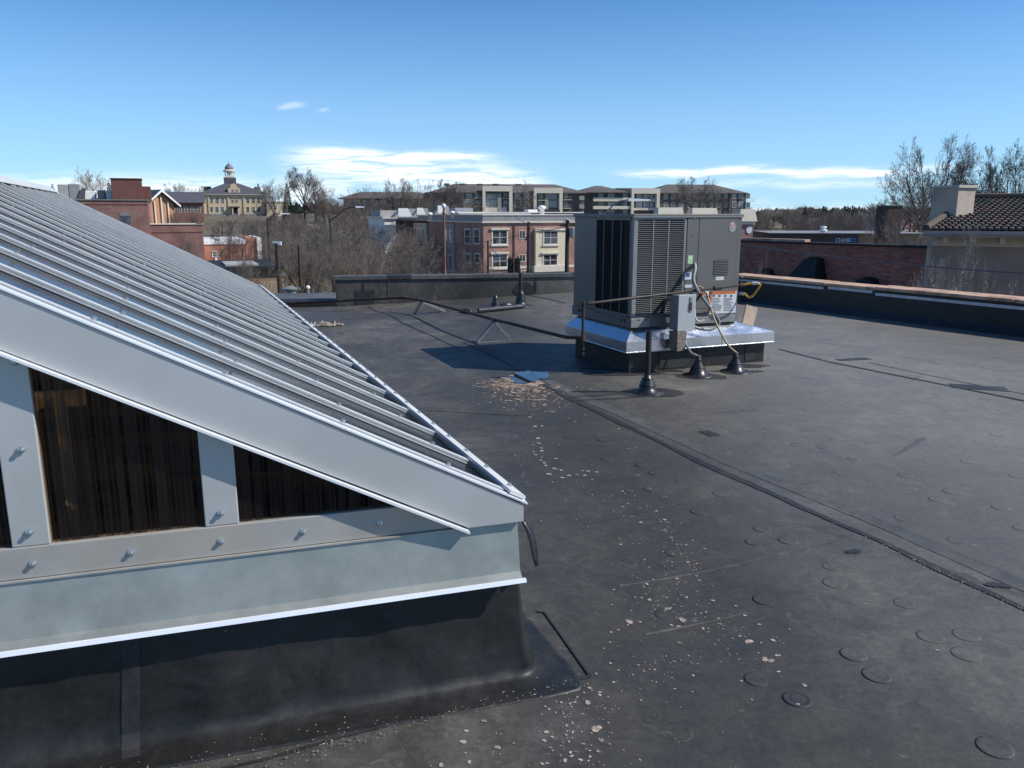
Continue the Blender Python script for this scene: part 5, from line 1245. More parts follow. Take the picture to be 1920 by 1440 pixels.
R1.box(rx1(368), rx1(380), 1.85, 3, R1.f(340, 419, 2)[1]+.01, R1.f(340, 416.5, 2)[1], 'wing_pier', M_RBK)
R1.box(.02, rx1(379)-.02, 1.95, 1.997, R1.f(340, 436, 2)[1], R1.f(340, 435, 2)[1], 'band', M_RBD)
# --- orange painted brick shop with white parapet
O1 = Fac('brick_shop', 'low orange brick shop with a white parapet and a tall white end wall', 'building', 478, 112, 23, GZ)
M_ORB = brickmat('orange_shop_brick', (.50, .20, .12), (.43, .165, .10), (.40, .22, .16), bump=.3)
def ox(px, v=0): return O1.f(px, 460, v)[0]
def oz(py, v=0): return O1.f(420, py, v)[1]
O1.box(ox(250), 0, 0, 14, 0, oz(458), 'wall', M_ORB); O1.box(ox(250), ox(411), -.12, 14, oz(458)+.003, oz(452), 'white_parapet', M_WHT); O1.box(ox(411)+.003, ox(461), -.12, 14, oz(458)+.003, oz(449), 'white_parapet', M_WHT)
O1.box(ox(461)+.003, -.01, 0.01, 13.9, oz(458)+.003, oz(447), 'end_pier', M_ORB)
O1.box(.003, ox(490), -.3, 13, 0, oz(446), 'white_end_wall', M_WHT)
a, b = O1.f(399, 481), O1.f(406, 472); window(O1.r, a[0], b[0], a[1], b[1], 0, M_WHT, fw=.1, mull=0, proud=.08)
O1.box(ox(401), ox(404.5), -.6, -.1, oz(490), oz(483), 'vent_stack', M_WHT)
O1.box(ox(330), ox(440), -8, -1, 0, oz(494), 'lean_to', M_WHT)
O2 = Fac('back_building', 'pale grey flat building strip behind the orange shop', 'building', 381, 150, 23, GZ)
O2.box(0, O2.f(445, 450)[0], 0, 8, 0, O2.f(420, 448)[1], 'wall', M_OB); O2.box(-.2, O2.f(446, 450)[0], -.2, 8, O2.f(420, 448)[1]+.003, O2.f(420, 446)[1], 'roof_edge', M_TRIM)
O2.box(O2.f(398, 448)[0], O2.f(412, 448)[0], 2, 4, O2.f(420, 446)[1], O2.f(420, 443)[1], 'roof_unit', M_DARK)
# --- tan timber-fenced house near, behind the skylight end
N1 = Fac('tan_building', 'tan panelled building with a pale flat roof beyond the skylight end', 'building', 518, 62, 23, GZ)
M_TAN = pm('tan_panels', (.30, .19, .105), (.24, .15, .085), 1.2, .85, 0, 0, stretch=(1, 1, .2))
def nx_(px, v=0): return N1.f(px, 500, v)[0]
def nz_(py, v=0): return N1.f(500, py, v)[1]
N1.box(nx_(380), 0, 0, 10, 0, nz_(505), 'wall', M_TAN); N1.box(nx_(380)-.2, .3, -.4, 10, nz_(505)+.003, nz_(499), 'roof_edge', M_DARK)
N1.box(nx_(425), nx_(488), 1, 6, nz_(499)+.003, nz_(496), 'pale_roof', M_STUG)
for i in range(30):
    x = nx_(470)+i*.10
    if x > -.1: break
    N1.box(x, x+.05, -.07, -.003, 0, nz_(527), 'fence_slat', M_WOODI)
# lower neighbour roof with round vent cap and pipe
p = at(545, 553, 17.6); t = thing('turbine_vent', 'round galvanised roof vent with a conical cap beyond the low roof edge', 'roof vent', tuple(p))
q = MB(); q.lathe((0, 0, 0), [(.13, -.3), (.13, .10), (.12, .10)], 18); q.build('collar', M_GALV, t, smooth=False)
q = MB(); q.lathe((0, 0, .115), [(.17, 0), (.175, .03), (.16, .035), (.02, .085), (.005, .086)], 18); q.build('cap', M_GALV, t)
q = MB(); q.box(.02, .22, -.03, .03, .10, .16); q.build('bracket', M_GALV, t)
p = at(578, 553, 17.4); t = thing('roof_pipe', 'small white capped pipe right of the round galvanised vent', 'vent pipe', tuple(p))
q = MB(); q.lathe((0, 0, 0), [(.028, -.3), (.028, .14)], 10); q.build('pipe', M_GALV, t); q = MB(); q.lathe((0, 0, .14), [(.045, 0), (.05, .03), (.03, .06), (.005, .065)], 10); q.build('cap', M_WHT, t)

# --- right: neighbouring brick wall, black wedges, bank, pier, stucco house
T = radians(-52)
pA, pB = at(1398, 454, 28), at(1748, 464, 22.9)
dW = (pB-pA); dW.z = 0; dl = dW.length; dW.normalize(); angW = atan2(dW.y, dW.x)
pA2 = pA - dW*6
Wl = thing('brick_wall_building', 'dark red brick building wall running along behind the right parapet', 'building', (pA2.x, pA2.y, GZ), rz=angW)
M_DRB = brickmat('neighbour_brick', (.40, .14, .10), (.28, .10, .076), (.20, .17, .15), w=.203, h=.072, ms=.010)
zW = pA.z-GZ
q = MB(); q.box(0, dl+6.2, 0, .4, 0, zW); q.build('wall', M_DRB, Wl)
q = MB(); q.box(0, dl+6.2, .403, 12, 0, zW-1.6); q.build('flat_roof', M_ROOFG, Wl)
q = MB(); q.box(-.05, dl+6.25, -.05, .45, zW+.002, zW+.06); q.build('coping', M_DARK, Wl)
q = MB(); q.box(3.5, 8.2, .15, .45, zW+.062, zW+.14); q.build('tile_coping', M_COPE, Wl)
for k in range(9): q = MB(); q.box(.6+k*1.05, .72+k*1.05, -.012, -.002, zW-1.35, zW-1.29); q.build('vent_brick', M_STONE, Wl)
nW = Vector((-dW.y, dW.x, 0))
def wl_pt(px, py, off=0): return onplane(px, py, pA-nW*off, tuple(nW))
M_WEDGE = pm('black_wedge_skin', (.010, .010, .012), (.016, .016, .018), 2, .75, 0, .1, 10, .01)  # near-black surface of the tapering solids set against the brick wall
for (pts, lab_) in (([(1482, 545), (1554, 545), (1545, 484), (1520, 484)], 'tall black tapering wedge against the dark brick wall'), ([(1604, 550), (1664, 560), (1645, 522), (1622, 521)], 'low black tapering wedge right of the tall one'), ([(1428, 545), (1462, 545), (1450, 505), (1438, 505)], 'small black wedge beside the unit against the brick wall')):
    P = [wl_pt(a, b, .02) for a, b in pts]; base = Vector(P[0]); t = thing('black_wedge', lab_, 'duct hood', tuple(base))
    front = [p - nW*(.9 if i < 2 else .35) for i, p in enumerate(P)]
    q = MB(); q.hexa([front[0]-base, front[1]-base, P[1]-base, P[0]-base], [front[3]-base, front[2]-base, P[2]-base, P[3]-base]); q.build('hood', M_WEDGE, t, bev=.02)
    q = MB(); c_ = (front[3]+front[2]+P[2]+P[3])/4-base; w_ = (P[2]-P[3]).length/2
    q.lathe(c_, [(w_*.8, -.01), (w_*.85, .02), (w_*.7, .04)], 8); q.build('cap', M_WEDGE, t)
# bank
K = Fac('bank_building', 'low brown bank building with a lettered sign behind the brick wall', 'bank', 1448, 70, -8, GZ)
M_BNK = pm('bank_dark_brick', (.075, .050, .040), (.06, .04, .033), .6, .9, 0, 0); M_BNT = brickmat('bank_tan_brick', (.32, .20, .13), (.26, .16, .11), (.3, .25, .2), bump=.2)
def kx(px, v=0): return K.f(px, 450, v)[0]
def kz(py, v=0): return K.f(1500, py, v)[1]
K.box(0, kx(1609), 0, 10, 0, kz(438), 'fascia', M_BNK); K.box(kx(1609)+.004, kx(1750), .5, 10, 0, kz(438), 'wall', M_BNT); K.box(-.1, kx(1750), -.1, 10, kz(438)+.003, kz(436.8), 'roof_edge', M_COR)
M_SIGN = pm('sign_letters', (.55, .58, .66), (.5, .53, .6), 3, .5)
fc = bpy.data.curves.new('sign_text', 'FONT'); fc.body = 'CHASE'; fc.size = 1; fc.extrude = .02; fc.offset = .012
fo = bpy.data.objects.new('sign_tmp', fc); COL.objects.link(fo); bpy.context.view_layer.update()
me = bpy.data.meshes.new_from_object(fo.evaluated_get(bpy.context.evaluated_depsgraph_get())); bpy.data.objects.remove(fo)
xs_ = [v.co.x for v in me.vertices]; zs_ = [v.co.y for v in me.vertices]; s_ = (kx(1595)-kx(1566))/(max(xs_)-min(xs_))
hh = kz(446)-kz(453.5); sz_ = hh/(max(zs_)-min(zs_))
me.materials.append(M_SIGN); so_ = bpy.data.objects.new('sign_lettering', me); COL.objects.link(so_); so_.parent = K.r
so_.scale = (s_, sz_, 1.5); so_.rotation_euler = (pi/2, 0, 0); so_.location = (kx(1566)-min(xs_)*s_, -.06, kz(453.5)-min(zs_)*sz_)
q = MB(); cx_, cz_ = kx(1600.5), kz(449.8); r_ = hh*.55
for k in range(4):
    a = pi/2*k; rot = lambda x, z: (cx_+x*cos(a)-z*sin(a), -.08, cz_+x*sin(a)+z*cos(a))
    q.prism([rot(-.42*r_, .45*r_), rot(r_*1.0, .45*r_), rot(r_*.55, r_), rot(-.42*r_, r_)], (0, .06, 0))
q.build('sign_logo', pm('sign_blue', (.05, .14, .5), (.04, .12, .45), 3, .5), K.r)
R2 = thing('roof_fan', 'white rooftop fan housing on the bank roof', 'roof fan', tuple(at(1543, 437, 72)))
q = MB(); q.lathe((0, 0, 0), [(.2, 0), (.2, .12), (.34, .15), (.35, .3), (.16, .34), (.16, .42), (.28, .45), (.25, .58), (.05, .6)], 14); q.build('housing', M_WHT, R2, smooth=False)
Kb = Fac('brick_tower', 'dark brown square chimney stack beyond the bank', 'tower', 1665, 58, 5, GZ); Kb.box(0, Kb.f(1690, 420)[0], 0, 1.6, 0, Kb.f(1675, 386)[1], 'stack', M_BNK); Kb.box(-.06, Kb.f(1690, 420)[0]+.06, -.06, 1.66, Kb.f(1675, 386)[1]+.002, Kb.f(1675, 385)[1], 'cap', M_COR)
Kc = Fac('pink_building', 'pinkish stucco building glimpsed behind bare branches', 'building', 1691, 95, 5, GZ); Kc.box(0, Kc.f(1760, 420)[0], 0, 8, 0, Kc.f(1700, 404)[1], 'wall', pm('pink_stucco', (.42, .26, .23), (.36, .22, .2), 1, .9)); Kc.box(-.1, Kc.f(1728, 420)[0], -3, -.01, 0, Kc.f(1700, 432)[1], 'wing', M_TRIM)
# brick pier with a white mansard cap and round sign
Pr = Fac('brick_pier', 'brick pier with a flared cream cap and a round white clock-like sign', 'pier', 1389, 74, 10, GZ)
w0 = Pr.f(1412, 430)[0]; M_CAP = pm('cream_cap', (.60, .54, .44), (.55, .49, .40), 1, .8)
Pr.box(.02, w0, 0, 1.3, 0, Pr.f(1400, 421)[1], 'shaft', M_BRK); Pr.box(-.1, w0+.1, -.1, 1.4, Pr.f(1400, 421)[1]+.003, Pr.f(1400, 416)[1], 'collar', M_CAP)
z0_, z1_ = Pr.f(1400, 415)[1], Pr.f(1400, 392)[1]; q = MB(); q.hexa([(-.25, -.25, z0_), (w0+.25, -.25, z0_), (w0+.25, 1.55, z0_), (-.25, 1.55, z0_)], [(-.0, 0, z1_), (w0+.05, 0, z1_), (w0+.05, 1.3, z1_), (0, 1.3, z1_)]); q.build('cap', M_CAP, Pr.r)
a = Pr.f(1404.5, 431); q = MB(); q.prism([(a[0]+.27*cos(k*pi/12), -.05, a[1]+.33*sin(k*pi/12)) for k in range(24)], (0, .045, 0)); q.build('round_sign', M_WHT, Pr.r)
def capbox(px0, px1, py0, py1, D, label):
    t = Fac('roof_hood', label, 'roof hood', px0, D, 10, -1); x = t.f(px1, py1)[0]; z0, z1 = t.f(px0, py1+6)[1], t.f(px0, py0)[1]
    q = MB(); q.hexa([(0, 0, z0), (x, 0, z0), (x, 1.5, z0), (0, 1.5, z0)], [(.12, .3, z1), (x-.12, .3, z1), (x-.12, 1.3, z1), (.12, 1.3, z1)]); q.build('hood', M_CAP, t.r)
    t2 = MB(); t2.box(.1, x-.1, .2, 1.4, GZ+1, z0-.001); t2.build('shaft', M_BRK, t.r)
capbox(1234, 1284, 389, 402, 76, 'left cream flared roof cap showing over the unit'); capbox(1298, 1348, 390, 402, 76, 'right cream flared roof cap showing over the unit')
# stucco house at the right with a barrel tile roof
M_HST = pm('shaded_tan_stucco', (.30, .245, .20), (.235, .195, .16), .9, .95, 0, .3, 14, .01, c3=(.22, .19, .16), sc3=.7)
M_TILE = pm('mossy_roof_tile', (.060, .066, .056), (.135, .075, .058), 1.1, .9, 0, .3, 20, .01, c3=(.05, .06, .05), sc3=1.6)
M_EAVE = pm('painted_eave', (.50, .45, .38), (.42, .38, .32), 2, .8, 0, 0)
pe = at(1748, 437, 20.5); angH = radians(-28)
Hh = thing('stucco_house', 'tan stucco house with a mossy clay tile roof at the right edge', 'house', (pe.x, pe.y, GZ), rz=angH)
hu, hv = Vector((cos(angH), sin(angH), 0)), Vector((-sin(angH), cos(angH), 0)); hP = Vector((pe.x, pe.y, 0))
def hf(px, py, v=0): w = onplane(px, py, hP+hv*v, tuple(hv)); d = w-hP; return d.dot(hu), w.z-GZ
ze = hf(1800, 437)[1]
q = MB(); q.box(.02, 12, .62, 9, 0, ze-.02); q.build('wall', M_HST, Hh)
q = MB(); q.box(-.16, 12.2, -.08, .62, ze-.10, ze-.021); q.build('soffit', M_EAVE, Hh)
q = MB(); q.prism([(-.2, -.16, ze-.02), (-.2, -.10, ze-.09), (-.2, .0, ze-.02), (-.2, .0, ze+.05), (-.2, -.18, ze+.05)], (12.4, 0, 0)); q.build('gutter', pm('zinc_gutter', (.34, .37, .42), (.28, .3, .34), 2, .5, .3), Hh)
q = MB(); q.box(.0, 12.1, .52, .617, ze-.34, ze-.101); q.build('frieze', M_EAVE, Hh)
for k in range(18): q = MB(); q.box(.25+k*.62, .37+k*.62, .12, .517, ze-.24, ze-.103); q.build('bracket', M_EAVE, Hh)
# roof slope: left hip. front eave z=ze+.05 at y=0 rising to the ridge
rid_y = 4.6; rise = hf(1870, 374, rid_y)[1]-ze-.06; xl0, xl1 = -.15, hf(1822, 376, rid_y)[0]
q = MB(); q.add([(xl0, -.05, ze+.052), (12.2, -.05, ze+.052), (12.2, rid_y, ze+.05+rise), (xl1, rid_y, ze+.05+rise), (xl0, 9.2, ze+.052), (12.2, 9.2, ze+.052)], [(0, 1, 2, 3), (3, 2, 5, 4), (0, 3, 4)]); q.build('roof_deck', M_DARK, Hh)
nrow = 16; q = MB(); R = random.Random(4)
sl_len = sqrt((rid_y+.05)**2+rise**2); tt = Vector((0, rid_y+.05, rise)).normalized(); tn = Vector((0, -tt.z, tt.y))
for r in range(nrow):
    f0, f1 = r/nrow, (r+1.12)/nrow
    xs0 = xl0+(xl1-xl0)*f0
    x = xs0+.06
    while x < 11.5:
        w_ = .066; a = Vector((x+R.uniform(-.006, .006), -.05, ze+.055)); A_ = a+tt*sl_len*f0; B_ = a+tt*sl_len*min(1, f1); lift0, lift1 = .055+R.uniform(-.006, .008), .02
        b = len(q.v); K_ = 5
        for (P, lf_, ww) in ((A_, lift0, w_), (B_, lift1, w_*.86)):
            for k in range(K_):
                th = pi*k/(K_-1); q.v.append(tuple(P+Vector((cos(th)*ww, 0, 0))+tn*(lf_*.3+sin(th)*ww*.75+lf_*.3)))
        for k in range(K_-1): q.f.append((b+k, b+k+1, b+K_+k+1, b+K_+k))
        q.f.append(tuple(b+k for k in range(K_)))
        x += .150
q.build('barrel_tiles', M_TILE, Hh, kind='stuff')
q = MB(); q.tube([(xl1-.05, rid_y, ze+.14+rise), (12, rid_y, ze+.14+rise)], .10, 8); q.build('ridge_tiles', M_TILE, Hh)
q = MB(); q.tube([(xl0, -.03, ze+.12), (xl1, rid_y, ze+.14+rise)], .09, 8); q.build('hip_tiles', M_TILE, Hh)
# chimney block
c0_, c1_, cv = hf(1756, 400, 1.6), hf(1798, 352, 1.6), 1.6
ca = radians(51); kx_ = Vector((c1_[0], cv)); du = Vector((cos(ca), sin(ca))); dv = Vector((-sin(ca), cos(ca)))
def chim(w0, w1, l0, l1, z0, z1, nm, m):
    P = [kx_+du*w0+dv*l0, kx_+du*w1+dv*l0, kx_+du*w1+dv*l1, kx_+du*w0+dv*l1]; q = MB(); q.hexa([(p.x, p.y, z0) for p in P], [(p.x, p.y, z1) for p in P]); q.build(nm, m, Hh)
M_CHIM = pm('chimney_stucco', (.50, .41, .33), (.42, .35, .28), 1.5, .95, 0, .2, 20, .006, c3=(.34, .29, .24), sc3=1.2)
chim(0, .64, 0, .78, 0, c1_[1], 'chimney', M_CHIM); chim(-.05, .69, -.05, .83, c1_[1]+.002, c1_[1]+.07, 'chimney_cap', M_EAVE)
# ------------------------------------------------------------------ trees (built once per habit, then copied)
def grow_tree(seed, habit):
    """returns (trunk MB, crown MB); the tree is ~10 m tall"""
    R = random.Random(seed); T, C = MB(), MB()
    h = habit
    def tube(mb, P, r0, r1, n):
        m = len(P); b = len(mb.v)
        for i, p in enumerate(P):
            d = P[min(i+1, m-1)]-P[max(i-1, 0)]; d.normalize()
            a = d.orthogonal(); a.normalize(); c = d.cross(a); r = r0+(r1-r0)*i/(m-1)
            for k in range(n):
                t = 2*pi*k/n; q = p+a*(cos(t)*r)+c*(sin(t)*r); mb.v.append((q.x, q.y, q.z))
        for i in range(m-1):
            for k in range(n): mb.f.append((b+i*n+k, b+i*n+(k+1) % n, b+(i+1)*n+(k+1) % n, b+(i+1)*n+k))
    def rec(p, d, L, r, lvl):
        n = (6, 6, 4, 3, 2, 1)[lvl]; P = [p.copy()]; q = p.copy(); dd = d.copy(); Ds = [dd.copy()]
        for i in range(n):
            j = h['wig']*(.5 if lvl == 0 else 1)
            dd = dd+Vector((R.gauss(0, j), R.gauss(0, j), R.gauss(0, j*.6)+h['up']*(0 if lvl == 0 else 1))); dd.normalize()
            q = q+dd*(L/n); P.append(q.copy()); Ds.append(dd.copy())
        tube(T if lvl <= 1 else C, P, r, r*(.45 if lvl < 3 else .4), (8, 6, 4, 3, 3, 3)[lvl])
        if lvl >= h['max']: return
        nb = h['n'][lvl]
        f0 = h['start'] if lvl == 0 else .34
        for k in range(nb):
            f = f0+(1-f0)*((k+R.random())/nb); x = f*n; i = min(n-1, int(x)); base = P[i].lerp(P[i+1], x-i); bd = Ds[i]
            az = R.uniform(0, 2*pi) if lvl else k*2.4+R.uniform(-.5, .5)
            o = bd.orthogonal(); o.normalize(); c = bd.cross(o); ang = radians(R.gauss(h['ang'][lvl], 9))
            nd = bd*cos(ang)+(o*cos(az)+c*sin(az))*sin(ang); nd.normalize()
            l2 = L*h['len'][lvl]*R.uniform(.7, 1.15)*(1-.45*(f-f0)/(1-f0) if lvl == 0 else 1-.35*f)
            rec(base, nd, l2, max(.0065, r*(1-.55*f)*h['rr'][lvl]), lvl+1)
    for s in range(h.get('stems', 1)):
        d = Vector((R.gauss(0, h['lean']), R.gauss(0, h['lean']), 1)); d.normalize()
        rec(Vector((R.gauss(0, .1)*(s > 0), R.gauss(0, .1)*(s > 0), -.3)), d, h['L'], h['r'], 0)
    return T, C
HAB = {
 'round': dict(L=6.0, r=.20, start=.25, n=(10, 7, 7, 6, 4), ang=(50, 40, 38, 38, 35), len=(.80, .62, .60, .58, .6), rr=(.5, .48, .5, .5, .55), up=.05, wig=.10, lean=.05, max=5),
 'vase': dict(L=3.4, r=.24, start=.5, n=(7, 8, 7, 6, 4), ang=(34, 34, 36, 36, 35), len=(1.7, .52, .56, .56, .6), rr=(.62, .45, .5, .5, .55), up=.04, wig=.10, lean=.04, max=5),
 'tall': dict(L=8.0, r=.19, start=.15, n=(15, 7, 6, 6, 3), ang=(36, 36, 36, 36, 35), len=(.50, .58, .58, .58, .6), rr=(.45, .5, .5, .5, .55), up=.08, wig=.10, lean=.03, max=5),
 'multi': dict(L=4.6, r=.10, start=.15, n=(7, 6, 6, 5, 3), ang=(34, 38, 38, 38, 35), len=(.85, .66, .62, .6, .6), rr=(.55, .5, .5, .5, .55), up=.03, wig=.13, lean=.38, max=5, stems=4),
 'open': dict(L=4.6, r=.20, start=.3, n=(8, 7, 6, 6, 4), ang=(54, 42, 40, 40, 35), len=(1.15, .60, .60, .58, .6), rr=(.55, .48, .5, .5, .55), up=.03, wig=.13, lean=.08, max=5),
}
PROTO = {}
def proto(key, habit, seed, crown):
    T, C = grow_tree(seed, HAB[habit])
    zs = sorted(v[2] for v in C.v); k = 10/zs[int(len(zs)*.995)]
    T.v = [(a*k, b*k, c*k) for a, b, c in T.v]; C.v = [(a*k, b*k, c*k) for a, b, c in C.v]
    res = []
    for mb, m in ((T, M_BARK), (C, crown)):
        me = bpy.data.meshes.new(key); me.from_pydata(mb.v, [], mb.f); me.materials.append(m); me.update(); res.append(me)
    w = sorted(abs(v[0]) for v in C.v)[int(len(C.v)*.97)]
    PROTO[key] = (res[0], res[1], w, crown)
HAB['grand'] = dict(L=3.2, r=.22, start=.5, n=(8, 7, 7, 6, 4), ang=(40, 36, 34, 34, 32), len=(1.25, .66, .62, .62, .75), rr=(.62, .5, .5, .52, .6), up=.015, wig=.10, lean=.04, max=5)
HAB['grand_b'] = dict(L=4.6, r=.22, start=.35, n=(9, 7, 7, 6, 4), ang=(46, 38, 36, 34, 32), len=(.90, .68, .62, .62, .75), rr=(.58, .45, .48, .5, .55), up=.05, wig=.11, lean=.10, max=5)
proto('grand', 'grand', 12, M_TWIG); proto('grand_b', 'grand_b', 13, M_TWIG)
proto('round', 'round', 1, M_TWIG); proto('round_b', 'round', 5, M_TWIGP); proto('vase', 'vase', 2, M_TWIG); proto('tall', 'tall', 3, M_TWIGP)
proto('multi', 'multi', 4, M_TWIGR); proto('open', 'open', 6, M_TWIG); proto('multi_b', 'multi', 9, M_TWIG)
def conifer(seed, w, n, ragged=.25):
    R = random.Random(seed); C = MB(); T = MB(); T.tube([(0, 0, -.3), (0, 0, 9.3)], [.16, .03], 7)
    for i in range(n):
        f = 1-sqrt(R.random()); z = .5+9.3*f*1.0
        rr = w*(1-f)**.8*(1+R.gauss(0, ragged*.5)); a = R.uniform(0, 2*pi); rad = rr*(R.random()**.35)
        p = Vector((rad*cos(a), rad*sin(a), z-rad*.18)); s = R.uniform(.10, .26)
        d = Vector((cos(a), sin(a), R.uniform(-.5, .15))); d.normalize(); sd = d.cross(Vector((0, 0, 1))); sd.normalize(); u = sd.cross(d)
        t = R.uniform(-.9, .9); sd = sd*cos(t)+u*sin(t)
        C.add([p-sd*s*.35, p+d*s*1.2-sd*s*.1+u*R.uniform(-.05, .05), p+sd*s*.35, p-d*s*.5], [(0, 1, 2), (0, 2, 3)])
    res = []
    for mb, m in ((T, M_BARK), (C, M_NEED)):
        me = bpy.data.meshes.new('conifer'); me.from_pydata([tuple(v) for v in mb.v], [], mb.f); me.materials.append(m); res.append(me)
    return (res[0], res[1], w, M_NEED)
PROTO['spruce'] = conifer(1, 2.3, 9000); PROTO['pine'] = conifer(2, 3.6, 9000, .6); PROTO['juniper'] = conifer(3, 4.6, 9000, .8)
ftree = {}
def tree(key, px, D, ptop, pbase=None, wpx=None, label='', cat='tree', name='bare_tree', group=None, z=None, rz_=None, crown=None):
    """tree at photo column px, distance D, top at row ptop; stands on the ground there (or its foot shows at pbase)"""
    top = at(px, ptop, D); zg = z if z is not None else (at(px, pbase, D).z if pbase else gz(top.x, top.y))
    zg = min(zg, top.z-1)
    T, C, w, mt = PROTO[key]; hgt = (top.z-zg)/10; sw = hgt
    if wpx: sw = max((wpx*D/F/2)/w, hgt*(.0 if 'shrub' in name else .46 if D < 100 else .6))
    r = thing(name, label, cat, (top.x, top.y, zg), rz=rz_ if rz_ is not None else random.uniform(0, 6.28), group=group)
    r.scale = (sw, sw, hgt)
    for me, nm in ((T, 'trunk'), (C, 'crown')):
        o = bpy.data.objects.new(nm, me); COL.objects.link(o); o.parent = r
        if nm == 'crown' and crown: o.material_slots[0].link = 'OBJECT'; o.material_slots[0].material = crown
    return r
random.seed(21)
# named individuals --------------------------------------------------------------
tree('round_b', 168, 190, 318, wpx=62, label='pale bare tree rising behind the roof units of the red brick building')
tree('spruce', 203, 175, 333, wpx=26, label='dark evergreen just left of the brown penthouse', name='spruce_tree')
tree('spruce', 97, 170, 340, wpx=22, label='small dark evergreen at the skylight ridge, far left', name='spruce_tree')
tree('round_b', 322, 300, 342, wpx=38, label='round bare tree behind the long slate wing')
tree('open', 364, 310, 347, wpx=24, label='thin bare tree just left of the school roof')
tree('grand', 567, 262, 314, wpx=82, label='tall pale cottonwood, the highest tree right of the school')
tree('tall', 588, 258, 330, wpx=60, label='pale bare tree leaning out of the right flank of the tall cottonwood')
tree('spruce', 537, 250, 338, wpx=26, label='pointed dark spruce left of the tall cottonwood', name='spruce_tree', crown=M_NEED)
tree('pine', 553, 236, 372, wpx=36, label='broad dark evergreen at the foot of the tall cottonwood', name='spruce_tree')
tree('round', 513, 225, 338, wpx=44, label='bare tree in front of the buff annex')
tree('multi', 495, 320, 345, wpx=30, label='reddish bare tree behind the right end of the school roof')
tree('multi', 610, 215, 352, wpx=62, label='reddish bare tree right of the cottonwood')
tree('multi', 640, 230, 366, wpx=60, label='reddish bare tree before the left end of the apartments')
tree('round', 662, 205, 372, wpx=70, label='grey bare tree below the low apartment wing')
tree('open', 690, 212, 350, wpx=56, label='bare tree crossing the low apartment wing roof')
tree('grand', 742, 200, 335, wpx=78, label='dark branched bare tree, tallest before the low apartment wing')
tree('vase', 775, 205, 338, wpx=60, label='spreading bare tree between the two apartment roofs')
tree('grand', 830, 200, 338, wpx=80, label='dense bare tree hiding the left end of the main apartment front')
tree('open', 858, 208, 350, wpx=46, label='bare tree just left of the tan apartment wall')
tree('tall', 982, 215, 338, wpx=40, label='pale bare tree between the two cream apartment frames')
tree('juniper', 970, 190, 368, wpx=44, label='dark green juniper below the first cream apartment frame', name='juniper_tree')
tree('grand', 1308, 195, 332, wpx=96, label='wide bare tree in front of the right part of the apartments')
tree('round', 1345, 205, 352, wpx=66, label='lower bare tree just left of the apartment brick bay')
tree('juniper', 1160, 170, 388, wpx=60, label='olive green shrub top showing behind the unit lid', name='juniper_tree')
tree('grand', 1757, 84, 262, wpx=185, label='big bare tree behind the stucco house chimney', z=GZ, rz_=.6, crown=M_TWIG)
tree('grand', 1905, 78, 262, wpx=190, label='bare tree rising over the tile roof at the right edge', z=GZ, rz_=2.2)
tree('grand_b', 1692, 82, 345, wpx=150, label='low spreading bare tree in front of the dark chimney stack', z=GZ)
tree('open', 1716, 46, 385, wpx=120, label='dark leaning bare tree against the end of the brick wall', z=GZ)
tree('grand_b', 1790, 18.3, 466, wpx=190, label='bare shrub with light tips before the stucco wall, left one', z=GZ, name='bare_shrub', cat='shrub', crown=M_TWIGP)
tree('grand_b', 1890, 17.2, 478, wpx=200, label='bare shrub before the stucco wall at the right edge', z=GZ, name='bare_shrub', cat='shrub', crown=M_TWIGP)
tree('open', 1835, 17.8, 490, wpx=120, label='thin bare shrub between the two larger shrubs by the stucco wall', z=GZ, name='bare_shrub', cat='shrub', crown=M_TWIG)
tree('multi', 1418, 24.5, 498, wpx=75, label='bare shrub against the brick wall just right of the unit', z=GZ, name='bare_shrub', cat='shrub')
